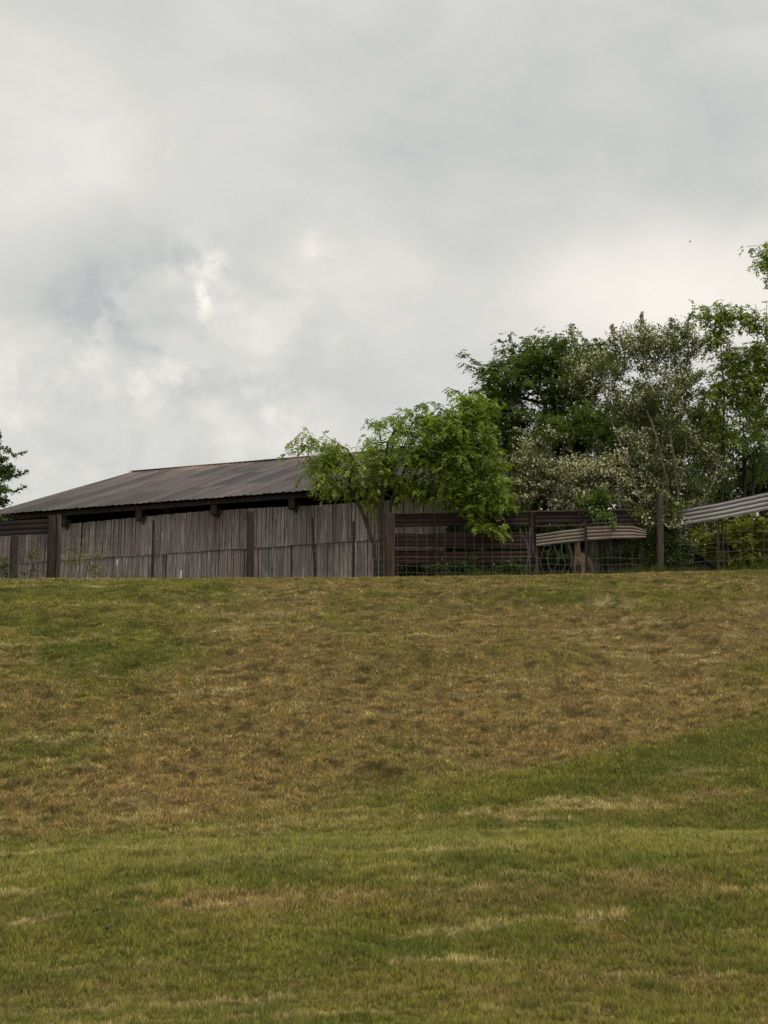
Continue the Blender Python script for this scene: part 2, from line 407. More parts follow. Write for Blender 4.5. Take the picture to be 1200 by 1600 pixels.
M['dark_roof'] = m_metal('dark_roof', (.018, .018, .02), (.03, .03, .033), (.025, .02, .018), (.5, .8), 0, .8)
M['black'] = m_metal('dark_feather', (.015, .015, .018), (.03, .03, .035), (.02, .02, .02), (.5, .8), 0, .6)

# ------------------------------------------------------------------ ground sheet
def axis(segs):
    out = []
    for a, b, st in segs: out += list(np.arange(a, b, st))
    out.append(segs[-1][1]); return np.array(out)
xs = axis([(-3000, -400, 400), (-400, -60, 40), (-60, -18, 3), (-18, 18, .16), (18, 60, 3), (60, 400, 40), (400, 3000, 400)])
ys = axis([(-60, 6, 4), (6, 11, .5), (11, 52, .16), (52, 80, 1.2), (80, 400, 20), (400, 4000, 300)])
GX, GY = np.meshgrid(xs, ys); ZZ = zfun(GX, GY)
V = np.stack([GX, GY, ZZ], -1).reshape(-1, 3); nx = len(xs); ny = len(ys)
i = np.arange(nx - 1)[None, :] + nx * np.arange(ny - 1)[:, None]; i = i.ravel()
gc = grass_colour(V[:, 0], V[:, 1]) * .45  # dark soil, with the shade between tufts put into its colour
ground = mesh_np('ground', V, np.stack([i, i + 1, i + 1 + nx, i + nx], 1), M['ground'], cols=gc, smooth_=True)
tag(ground, kind='structure', label='mown grassy bank rising to a crest')

# ------------------------------------------------------------------ grass blades
def blades(n, ylo, yhi, pw, pxlo, pxhi, h0, w0, name, label, colf, hfac=None, ragged=1.0):
    u = rng.random(n); q = 1 - pw
    y = (ylo ** q + u * (yhi ** q - ylo ** q)) ** (1 / q)
    px = pxlo + rng.random(n) * (pxhi - pxlo); x = (px - 600) * y * 1.02 / F
    # tufts: pull blades towards a jittered lattice
    cs = .050
    cx = np.floor(x / cs); cy = np.floor(y / cs)
    tx = (cx + .5 + (_h(cx, cy, 5) - .5)) * cs; ty = (cy + .5 + (_h(cx, cy, 6) - .5)) * cs
    k = .75 * rng.random(n) ** .7 * ragged; x = x + (tx - x) * k; y = y + (ty - y) * k
    z = zfun(x, y)
    tuft = _h(cx, cy, 7)
    if hfac is not None:
        keep = hfac(x, y) > rng.random(n); x, y, z, cx, cy, tuft = (a[keep] for a in (x, y, z, cx, cy, tuft)); n = len(x)
    c = colf(x, y)
    clump = fbm(x * 4.2, y * 3.4, 301, 2); clump2 = fbm(x * 9, y * 8, 305, 2)
    c = c * (.34 + .45 * tuft + 1.5 * rng.random(n) ** 2.2)[:, None]
    dry = rng.random(n) < .16
    c[dry] = c[dry] * .4 + np.array([.27, .215, .10]) * .6
    far = (y / 20.0)
    h = h0 * (.55 + .9 * rng.random(n)) * (.45 + .7 * tuft + .9 * smooth(.3, .7, clump) + .5 * smooth(.35, .65, clump2)) * np.clip(far, .66, 1.0) * np.clip(30 / y, .74, 1.0)
    wd = w0 * (.7 + .6 * rng.random(n)) * np.clip(far, .62, 1.7)
    a = rng.random(n) * 2 * np.pi; la = _h(cx, cy, 8) * 2 * np.pi + rng.normal(0, .9, n); lean = h * (.12 + .75 * rng.random(n) * np.clip(far, .55, 1.5))
    P = np.stack([x, y, z - .006], 1)
    side = np.stack([np.cos(a), np.sin(a), 0 * a], 1) * wd[:, None] * .5
    tip = P + np.stack([np.cos(la) * lean, np.sin(la) * lean, h], 1)
    V = np.stack([P - side, P + side, tip], 1).reshape(-1, 3)
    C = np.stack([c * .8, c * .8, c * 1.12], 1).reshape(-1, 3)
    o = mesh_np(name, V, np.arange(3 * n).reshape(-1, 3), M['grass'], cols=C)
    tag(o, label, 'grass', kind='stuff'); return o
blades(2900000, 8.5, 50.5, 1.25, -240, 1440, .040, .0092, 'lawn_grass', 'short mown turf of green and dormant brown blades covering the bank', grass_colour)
def weed_col(x, y):
    c = np.zeros((len(x), 3)); c[:] = (.055, .078, .018)
    return c * (.7 + .7 * fbm(x * 2, y * 2, 7, 3))[:, None]
def weed_mask(x, y):
    px = 600 + x / mpp(50)
    edge = smooth(930, 1000, px) + .35 * smooth(.5, .7, fbm(x * .9, y * .9, 77, 3)) * smooth(620, 700, px) + .12 * smooth(.55, .7, fbm(x * 1.3, y, 79, 2))
    return np.clip(edge, 0, 1) * (.4 + .9 * smooth(.3, .6, fbm(x * 1.5, y * 1.5, 78, 3)))
blades(120000, 48.7, 52.5, 1.25, -100, 1420, .24, .013, 'tall_weeds', 'unmown dark grass and weeds left along the foot of the fences', weed_col, weed_mask)

# ------------------------------------------------------------------ barn
A = math.atan(.305)
eZ = at(480, 767, 55).z
def eave_at(px):                 # point of the eave line in photo column px
    P0 = at(480, 767, 55); d = Vector((math.cos(A), -math.sin(A), 0))
    lo, hi = -60.0, 60.0
    for _ in range(60):
        mid = (lo + hi) / 2; p = P0 + d * mid; q = p - Vector((0, 0, CAMZ))
        c = 600 + F * q.x / (q.y * CT + q.z * ST)
        if c < px: lo = mid
        else: hi = mid
    return P0 + d * lo
EL, ER = eave_at(-22), eave_at(668)
LEN = (ER - EL).length
bz = gz(EL.x + 6, 58)
barn = empty('barn', (EL.x, EL.y, bz), 'long weathered grey board barn with a low brown sheet metal roof', 'barn', rz=-A)
H = eZ - bz; D = 13.6; RISE = D * math.tan(R(21.6)); SET = .62
# roof: corrugated sheets with ribs running down the slope
def roof_slope(name, front=True):
    nxr = int(LEN / .055); nyr = 26
    X = np.linspace(-.35, LEN + .35, nxr); T = np.linspace(0, 1, nyr)
    XX, TT = np.meshgrid(X, T)
    sheet = np.floor(XX / .82)
    lap = (np.floor(TT * 3.2)) % 2 * .006
    rib = .028 * np.abs(np.sin(np.pi * XX / .27)) ** 2 + .012 * np.exp(-((XX / .82 - np.round(XX / .82)) * 6) ** 2)
    sag = -.05 * np.sin(np.pi * TT) * (0.6 + .5 * np.sin(XX * .55)) + .02 * np.sin(XX * .9 + TT * 5) * TT
    edge = (_h(sheet, sheet * 0 + 1, 9) - .5) * .07 * (1 - TT)
    Yv = (TT * D) if front else (2 * D - TT * D)
    Yv = Yv + edge * (-1 if front else 1)
    Zv = H + TT * RISE + rib + lap + sag
    V = np.stack([XX, Yv, Zv], -1).reshape(-1, 3)
    i = (np.arange(nxr - 1)[None, :] + nxr * np.arange(nyr - 1)[:, None]).ravel()
    tone = .45 + 1.05 * _h(sheet, np.floor(TT * 3.2), 21); warm = _h(sheet, np.floor(TT * 3.2), 22)
    c = np.stack([tone * (1 + .12 * warm), tone, tone * (1 - .05 * warm)], -1).reshape(-1, 3)
    streak = (.8 + .4 * fbm(XX * 6, TT * 1.5, 31, 3)).reshape(-1, 1)
    top = smooth(.72, 1, TT).reshape(-1, 1)
    c = c * (1 - .42 * np.exp(-(((XX / .82 - np.round(XX / .82)) - .07) * 11) ** 2) * (.4 + .9 * _h(np.round(XX / .82), XX * 0, 77))).reshape(-1, 1)
    c = c * streak * (.78 + .44 * fbm(XX * 1.6, TT * .7, 47, 3)).reshape(-1, 1) ; c = c * (1 + top * np.array([.9, .6, .4]) * (smooth(.35, .65, fbm(XX * 1.1, TT * 5, 36, 3)).reshape(-1, 1) * 1.5))
    V2 = np.concatenate([V, V - np.array([0, 0, .02])])
    F1 = np.stack([i, i + 1, i + 1 + nxr, i + nxr], 1); F2 = F1[:, ::-1] + len(V)
    return mesh_np(name, V2, np.concatenate([F1, F2]), M['roof'], barn, cols=np.concatenate([c, c]), smooth_=True)
rf = roof_slope('roof', True); rb = roof_slope('roof', False)
mb = MB()
k = 0; X = -.4
while X < LEN + .4:
    x2 = min(X + 2.4, LEN + .4)
    for s in (1, -1):
        Mx = Matrix.Translation((0, D, H + RISE + .05)) @ Matrix.Rotation(s * R(21), 4, 'X')
        mb.box((X, min(0, -s * .26), 0 + .003 * (k % 2)), (x2 - .01, max(0, -s * .26), .014 + .003 * (k % 2)), (2.6, 2.3, 2.1) if k % 3 else (1.9, 1.3, 1.1), Mx)
    X = x2; k += 1
mb.build('ridge_cap', M['roof'], rf)
# boards
seamZ = at(480, 851, 55.9).z - bz
def boards(name, z0, z1f, yoff, tone, parent=barn, L0=0.0, L1=None, seed=1, th=.028, jag=.05):
    rr = random.Random(seed); mb = MB(); x = L0; L1 = L1 or LEN
    while x < L1:
        wd = rr.choice([.08, .09, .11, .11, .13, .16]); gap = rr.choice([.004, .008, .012, .02, .03])
        if rr.random() < .03: gap = .07
        g = tone * rr.uniform(.74, 1.26); wr = rr.random()
        c = (g * (1 + .06 * wr), g * (1 - .03 * wr), g * (1 - .02 * wr))
        zt = z1f(x) + rr.uniform(-jag, jag) * .6; zb = z0 + rr.uniform(-jag, jag)
        y = yoff + rr.uniform(-.008, .008); sh = rr.uniform(-.012, .012)
        mb.add([(x, y, zb), (x + wd, y, zb + .01), (x + wd, y + th, zb + .01), (x, y + th, zb),
                (x + sh, y, zt), (x + wd + sh, y, zt + .01), (x + wd + sh, y + th, zt + .01), (x + sh, y + th, zt)],
               [(0, 1, 5, 4), (1, 2, 6, 5), (2, 3, 7, 6), (3, 0, 4, 7), (4, 5, 6, 7), (3, 2, 1, 0)], c)
        x += wd + gap
    return mb.build(name, M['barn_board'], parent)
# wall front stands SET behind the eave; dark open strip between its top and the roof
wt = lambda x: H - .40 - .05 * math.sin(x * .5)
up = boards('upper_wall', seamZ - .05, wt, SET, 1.0, seed=3, jag=.022); lo = boards('lower_wall', -.4, lambda x: seamZ + .02, SET + .055, 1.04, seed=8, jag=.03)
# gable ends and back, so that the barn is closed
for gx in (0.0, LEN):
    mb = MB(); y = SET + .1
    rr = random.Random(5)
    while y < 2 * D - SET:
        wd = rr.choice([.15, .2, .25]); g = rr.uniform(.65, 1.2)
        top = H + RISE * (1 - abs(y + wd / 2 - D) / D) - .16
        mb.box((gx - .015, y, -.4), (gx + .015, y + wd, top), (g, g, g)); y += wd + .012
    mb.build('gable_wall', M['barn_board'], barn)
mb = MB(); mb.box((.03, 2 * D - SET, -.4), (LEN - .03, 2 * D - SET + .03, H - .12), (.8, .8, .8)); mb.build('rear_wall', M['barn_board'], barn)
# header beam, wall plate, posts with knee braces
mb = MB(); mb.box((-.1, .30, H - .17), (LEN + .1, .36, H + .02), (1.15, 1.1, 1.1)); mb.build('header_beam', M['post_wood'], barn)
mb = MB(); mb.box((.05, SET + .1, H - .62), (LEN - .05, SET + .26, H - .46)); mb.build('wall_plate', M['dark_wood'], barn)
brk = [91, 210, 328, 450, 570]
for p_ in [-14] + brk + [655]:
    e = eave_at(p_); x = (e - EL).length
    mb = MB(); mb.box((x - .13, .365, H - .55), (x + .13, SET - .02, H - .05), (1, 1, 1))
    mb.add([(x + .13, SET - .02, H - .50), (x + .13, SET - .12, H - .50), (x + .24, SET - .12, H - .30), (x + .24, SET - .02, H - .30),
            (x + .13, SET - .02, H - .72), (x + .13, SET - .12, H - .72), (x + .30, SET - .12, H - .30), (x + .30, SET - .02, H - .30)],
           [(0, 1, 2, 3), (4, 7, 6, 5), (1, 5, 6, 2), (0, 3, 7, 4), (2, 6, 7, 3), (0, 4, 5, 1)], (.8, .8, .8))
    mb.build('rafter_bracket', M['dark_wood'], barn)
# rafters under the overhang
mb = MB(); x = .4
while x < LEN:
    Mx = Matrix.Translation((x, 0, H - .27)) @ Matrix.Rotation(R(21.6), 4, 'X'); mb.box((-.03, .4, -.02), (.03, D * .98, .10), (.8, .8, .8), Mx); x += 1.22
mb.build('rafter', M['dark_wood'], barn)

# ------------------------------------------------------------------ fences
YF = 49.7
def pole(mb, px, pytop, Y, wpx, lean=0, c=(1, 1, 1), n=9, jit=.07, pyb=None):
    b = gpt(px, Y) if pyb is None else at(px, pyb, Y); t = at(px + lean, pytop, Y); r = wpx * mpp(Y) / 2
    b = b - Vector((0, 0, .25 if pyb is None else 0))
    k = 6; pts = [b.lerp(t, i / k) + Vector((random.uniform(-1, 1) * r * .12, 0, 0)) for i in range(k + 1)]
    mb.tube(pts, [r * (1.08 - .12 * i / k) for i in range(k + 1)], n, c, jit=jit)
def post_part(par, name, mat, px, top, Y, wpx, lean=0, c=(1, 1, 1), label=None, flat=False):
    mb = MB()
    if flat:                      # steel T-post: flange and stem with a spade of studs
        b = gpt(px, Y) - Vector((0, 0, .25)); t = at(px + lean, top, Y); r = max(wpx * mpp(Y) / 2, .018)
        ax = (t - b)
        for (dx, dy) in ((r, .004), (.005, r)):
            vs = []
            for q in (b, t):
                vs += [q + Vector((-dx, -dy + (r if dx < r else 0) + .005, 0)), q + Vector((dx, -dy + (r if dx < r else 0) + .005, 0)), q + Vector((dx, dy + (r if dx < r else 0) + .005, 0)), q + Vector((-dx, dy + (r if dx < r else 0) + .005, 0))]
            mb.add(vs, [(0, 1, 5, 4), (1, 2, 6, 5), (2, 3, 7, 6), (3, 0, 4, 7), (4, 5, 6, 7), (3, 2, 1, 0)], c)
        for i in range(int(ax.length / .09)):
            q = b + ax * ((i + .5) * .09 / ax.length); mb.box(q + Vector((-.008, -.02, -.01)), q + Vector((.008, -.004, .01)), c)
    else: pole(mb, px, top, Y, wpx, lean, c)
    o = mb.build(name, M[mat], par, org=par.location)
    if label: o['label'] = label
    return o
def wire(mb, pts, r=.0045, n=4): mb.tube(pts, r, n, cap=False)
def sheet_rail(par, name, mat, cen, hpx, ribs, Y, nst=6, depth=.018, tint=(1, 1, 1), sagw=.0, label=None, thick=.004):
    """a strip of ribbed roofing sheet laid along a polyline of photo points at depth Y (or per-point depths)"""
    pts = []
    for a, b in zip(cen[:-1], cen[1:]):
        for i in range(nst): pts.append([a[j] + (b[j] - a[j]) * i / nst for j in range(len(a))])
    pts.append(list(cen[-1])); m = ribs * 14 + 1
    V = []; C = []; hsh = {(a, b): random.random() for a in range(30) for b in range(ribs + 1)}
    for i, p in enumerate(pts):
        Yp = p[3] if len(p) > 3 else Y; h = p[2] * mpp(Yp); P = at(p[0], p[1], Yp)
        wob = sagw * math.sin(i * 1.9 + p[0]) 
        for j in range(m):
            t = j / (m - 1); q_ = t * ribs - round(t * ribs)
            yy = -depth * .35 * math.cos(2 * math.pi * t * ribs * 2) * .3 + depth * 1.5 * math.exp(-(q_ / .13) ** 2) * (0 if j in (0, m - 1) else 1)
            V.append((P.x, P.y + yy + wob, P.z + h * (.5 - t) + wob * .6)); g = (.8 + .35 * hsh[(i // nst, int(t * ribs * .999))]) * (.93 + .14 * random.random()) * (1 - .45 * math.exp(-(q_ / .15) ** 2)); C.append(tuple(q * g for q in tint))
    V = np.array(V); n = len(pts); i = (np.arange(m - 1)[None, :] + m * np.arange(n - 1)[:, None]).ravel()
    F1 = np.stack([i, i + 1, i + 1 + m, i + m], 1); V2 = np.concatenate([V, V + np.array([0, thick, 0])])
    o = mesh_np(name, V2, np.concatenate([F1, F1[:, ::-1] + len(V)]), M[mat], par, cols=np.array(C + C), smooth_=True, org=par.location)
    if label: o['label'] = label
    return o
# --- left: woven wire fence in front of the barn
fa = empty('wire_fence', gpt(240, YF), 'woven wire fence on wooden and steel posts in front of the barn wall', 'fence')
post_part(fa, 'post', 'post_wood', 391, 800, YF, 12, c=(.95, .8, .75))
post_part(fa, 'post', 'post_wood', 607, 803, YF + .1, 19, c=(1.5, 1.3, 1.15), label='thick corner post of the wire fence')
post_part(fa, 'post', 'post_wood', 81, 806, YF, 13, c=(.8, .75, .72)); post_part(fa, 'post', 'post_wood', 92, 805, YF + .12, 8, c=(1.5, 1.4, 1.35))
for (x, t, l) in ((240, 813, 0), (494, 808, -6), (552, 815, 1)): post_part(fa, 'steel_post', 'tpost', x, t, YF - .04, 4.6, l, flat=True)
mb = MB()
def mesh_wire(mb, x0, x1, hs, dx, Y, top, sag=1.5, r=.0045, droop=None):
    nseg = max(2, int((x1 - x0) / 12))
    for hgt in hs:
        wire(mb, [at(x0 + (x1 - x0) * i / nseg, (hgt if not droop else hgt + droop(x0 + (x1 - x0) * i / nseg)) + sag * math.sin(i * 1.3 + hgt) * .5, Y) for i in range(nseg + 1)], r)
    x = x0 + 3
    while x < x1:
        b = gpt(x, Y) ; wire(mb, [b, at(x + random.uniform(-1, 1), (b.z and (top + 903) / 2), Y), at(x + random.uniform(-1, 1), top, Y)], r * .85); x += dx * random.uniform(.93, 1.07)
mesh_wire(mb, 97, 391, (832, 844, 856, 868, 880, 893), 20, YF - .05, 832, r=.0042)
mesh_wire(mb, 391, 600, (826, 838, 850, 862, 873, 884, 895), 17, YF - .05, 826, r=.0042)
mb.build('wire_mesh', M['wire'], fa, org=fa.location)
# --- far left: rusty sheet panel
fb = empty('panel_fence', gpt(23, YF + .3), 'rusty ribbed metal panel fence at the left edge with dark posts', 'fence')
sheet_rail(fb, 'metal_panel', 'rusty', [(-60, 838, 26), (0, 826, 25), (30, 824, 25), (75, 822, 25)], 25, 3, YF + .3, sagw=.004, tint=(.62, .68, .66))
post_part(fb, 'post', 'dark_wood', 23, 838, YF + .2, 12); post_part(fb, 'post', 'dark_wood', -46, 822, YF + .2, 12)
mb = MB(); mesh_wire(mb, -60, 78, (856, 868, 880, 893), 20, YF + .1, 850, r=.0042); mb.build('wire_mesh', M['wire'], fb, org=fb.location)
# --- centre: rusty corral of sheet rails with wire in front
fc = empty('corral_fence', gpt(720, YF + .4), 'dark red rusty corral fence of ribbed metal rails behind woven wire', 'fence')
YR = YF + .45
for cen, rb_, tn, lb in (([(617, 814, 21), (720, 812, 20), (826, 812, 21)], 3, (.9, .85, .85), 'topmost rusty rail left of the dark post'),
                    ([(836, 808, 20), (920, 807, 20), (1002, 806, 22)], 3, (.8, .75, .8), 'topmost rusty rail under the white blossom'),
                    ([(617, 844, 22), (720, 844, 21), (830, 845, 22)], 3, (1.1, .95, .95), 'middle rusty rail'),
                    ([(617, 871, 20), (720, 871, 19), (842, 870, 21)], 3, (1.35, 1.0, .95), 'lowest, reddest rail')):
    sheet_rail(fc, 'metal_rail', 'rusty', cen, 20, rb_, YR, tint=tn, sagw=.006, label=lb)
mb = MB(); 
for a, b, h in (((616, 803), (1003, 796), 2.2), ((616, 858.5), (684, 858), 5), ((836, 822), (1000, 818), 2)):
    P, Q = at(a[0], a[1], YR - .06), at(b[0], b[1], YR - .06); hh = h * mpp(YR) / 2
    mb.add([P + Vector((0, 0, -hh)), Q + Vector((0, 0, -hh)), Q + Vector((0, .05, -hh)), P + Vector((0, .05, -hh)), P + Vector((0, 0, hh)), Q + Vector((0, 0, hh)), Q + Vector((0, .05, hh)), P + Vector((0, .05, hh))],
           [(0, 1, 5, 4), (1, 2, 6, 5), (2, 3, 7, 6), (3, 0, 4, 7), (4, 5, 6, 7), (3, 2, 1, 0)], (1.6, 1.45, 1.3))
mb.build('plank', M['post_wood'], fc, org=fc.location)
for x, t, wpx, m_, cc in ((830, 798, 9, 'dark_wood', (1.2, 1, 1)), (903, 800, 7, 'dark_wood', (1, 1, 1)), (1002, 800, 9, 'post_wood', (1, 1, 1))): post_part(fc, 'post', m_, x, t, YR + .12, wpx, c=cc)
post_part(fc, 'steel_post', 'tpost', 679, 805, YR - .12, 3.2, flat=True)
mb = MB(); mesh_wire(mb, 618, 832, (833, 856, 870, 884, 895), 15, YF, 822, r=.0050)
for x0 in range(836, 892, 11):     # the loose, buckled end of the wire
    top = 852 if x0 < 870 else 850; pts = []; ph = random.random() * 6
    for i in range(9): pts.append(at(x0 + 3.2 * math.sin(ph + i * .9) + random.uniform(-.6, .6), 905 + (top - 905) * i / 8, YF))
    wire(mb, pts, .0072)
for x0 in (812, 822, 829): 
    pts = [at(x0 + (18 if x0 == 812 else 3) * (1 - abs(i - 4) / 4) * (1 if x0 != 829 else -1), 905 - (905 - 826) * i / 8, YF) for i in range(9)]; wire(mb, pts, .0072)
mesh_wire(mb, 835, 1000, (872, 882, 893), 19, YF + .02, 858, r=.0045)
mb.build('wire_mesh', M['wire'], fc, org=fc.location)
# --- tan sagging rail
fd = empty('rail_fence', gpt(915, YF + .1), 'sagging tan ribbed metal rail fence above the animal', 'fence')
sheet_rail(fd, 'metal_rail', 'tan_metal', [(838, 844, 20), (875, 839, 21), (917, 834.5, 22)], 22, 4, YF + .12, nst=5, sagw=.006, tint=(.92, .9, .85), depth=.036)
sheet_rail(fd, 'metal_rail', 'tan_metal', [(914, 833.5, 23), (960, 831, 22), (990, 831, 21), (1010, 834, 13)], 22, 4, YF + .08, nst=5, sagw=.006, tint=(1.05, .95, .9), depth=.036)
post_part(fd, 'steel_post', 'tpost', 916, 812, YF - .02, 4, -1, flat=True); post_part(fd, 'post', 'dark_wood', 838, 834, YF + .25, 6)
mb = MB()
for x in (946, 963): wire(mb, [at(x, 842, YF + .0), at(x, 809, YF + .0)], .007)
wire(mb, [at(925, 813, YF), at(964, 808, YF)], .007); wire(mb, [at(925, 818, YF), at(964, 816, YF)], .007); mb.build('wire_mesh', M['wire'], fd, org=fd.location)
# --- right: rising grey rail
fe = empty('rail_fence', gpt(1120, YF + .1), 'bright grey ribbed metal rail fence climbing towards the right edge', 'fence')
sheet_rail(fe, 'metal_rail', 'grey_metal', [(1059, 809.5, 27, 50.0), (1120, 799, 27, 49.8), (1200, 782.5, 29, 49.4), (1300, 762, 31, 48.9)], 27, 4, YF, nst=6, sagw=.008, depth=.045, tint=(.84, .82, .80))
post_part(fe, 'post', 'grey_post', 1031, 774, YF + .1, 11.5, c=(1, .98, .9), label='tall round grey post beside the shrub stems')
post_part(fe, 'post', 'post_wood', 1122, 812, YF + .25, 4, c=(1.3, 1.2, 1.1)); post_part(fe, 'post', 'post_wood', 1272, 765, YF + .1, 11)
mb = MB()
mesh_wire(mb, 1060, 1300, (836, 852, 866, 880), 19, YF - .02, 800, r=.0045, droop=lambda x: -(x - 1060) * .06)
mb.build('wire_mesh', M['wire'], fe, org=fe.location)
# stakes
for x, t, b, lb in ((183, 874, 887, 'short white stake before the barn, left and higher of the two'), (283, 891, None, 'short white stake in the crest grass before the barn, right and lower of the two')):
    P = gpt(x, YF - .3); mb = MB(); topz = at(x, t, YF - .3); botz = at(x, b, YF - .3) if b else P - Vector((0, 0, .2))
    mb.tube([botz, botz.lerp(topz, .5), topz - Vector((0, 0, .02)), topz], [.022, .021, .02, .008], 8)
    if b: mb.tube([P - Vector((0, 0, .2)), botz], .006, 5, (.25, .22, .2))
    o = mb.build('marker_stake', M['white'], smooth_=True); tag(o, lb, 'stake', 'white stakes at the fence')

# ------------------------------------------------------------------ small sheds
sh = empty('shed', gpt(970, 55.5), 'low grey board shed behind the tan sagging rail', 'shed')
def bx_px(mb, px0, px1, py0, py1, Y0, Y1, c=(1, 1, 1)):
    a = at(px0, py1, Y0); b = at(px1, py0, Y0); mb.box((a.x, Y0, a.z), (b.x, Y1, b.z), c)
mb = MB(); x = 930.0
while x < 1012:
    wd = random.uniform(5, 9); g = random.uniform(.6, 1.35)
    a = at(x, 905, 55.5); b = at(x + wd - random.uniform(.3, 1), 842 + random.uniform(-1, 1), 55.5 + random.uniform(0, .01)); mb.box((a.x, 55.5, a.z), (b.x, 55.53, b.z), (g, g * .97, g * .93)); x += wd
mb.build('wall', M['barn_board'], sh, org=sh.location)
mb = MB(); a = at(925, 842, 55.3); b = at(1018, 826, 55.3)
for (x0, x1) in ((a.x, b.x),):
    mb.add([(x0, 55.2, a.z), (x1, 55.2, a.z), (x1, 58.4, b.z + .35), (x0, 58.4, b.z + .35), (x0, 55.2, a.z + .04), (x1, 55.2, a.z + .04), (x1, 58.4, b.z + .39), (x0, 58.4, b.z + .39)],
           [(0, 1, 5, 4), (1, 2, 6, 5), (2, 3, 7, 6), (3, 0, 4, 7), (4, 5, 6, 7), (3, 2, 1, 0)], (.8, .7, .7))
mb.build('roof', M['rusty'], sh, org=sh.location)
mb = MB(); a = at(931, 905, 55.6); b = at(1011, 842, 55.6); mb.box((a.x, 55.56, a.z), (a.x + .03, 58.1, b.z)); mb.box((b.x - .03, 55.56, a.z), (b.x, 58.1, b.z)); mb.box((a.x + .04, 58.1, a.z), (b.x - .04, 58.13, b.z + .2))
mb.build('side_wall', M['barn_board'], sh, org=sh.location)

ge = empty('shelter', gpt(1085, 50.3), 'small black pitched roof shelter low under the grey rail', 'shelter')
mb = MB(); ap = at(1073, 853, 50.1); rt = at(1121, 888, 50.1); lf = at(1036, 886, 50.1)
for (e, s) in ((rt, 1), (lf, -1)):
    d = (e - ap).normalized(); nrm = Vector((-d.z, 0, d.x)) * s * -1
    if nrm.z < 0: nrm = -nrm
    o_ = ap - d * .0; q = e + d * .12
    vs = [o_, q, q + Vector((0, 2.6, 0)), o_ + Vector((0, 2.6, 0))]; mb.add(vs + [v + nrm * .05 for v in vs], [(0, 1, 5, 4), (1, 2, 6, 5), (2, 3, 7, 6), (3, 0, 4, 7), (4, 5, 6, 7), (3, 2, 1, 0)])
mb.build('roof', M['dark_roof'], ge, org=ge.location)
mb = MB(); z = gz(ap.x, 50.3) - .1; top = ap.z - .08
n = 9
for i in range(n):
    z0 = z + (top - z) * i / n; z1 = z + (top - z) * (i + 1) / n - .01; k0 = (ap.z - .06 - z1) / (ap.z - rt.z)
    xr = ap.x + (rt.x - ap.x) * min(k0, 1) - .03; xl = ap.x + (lf.x - ap.x) * min(k0, 1) + .03
    if xr > xl: mb.box((xl, 50.22, z0), (xr, 50.25, z1), (.3, .3, .3))
mb.build('gable_wall', M['dark_wood'], ge, org=ge.location)

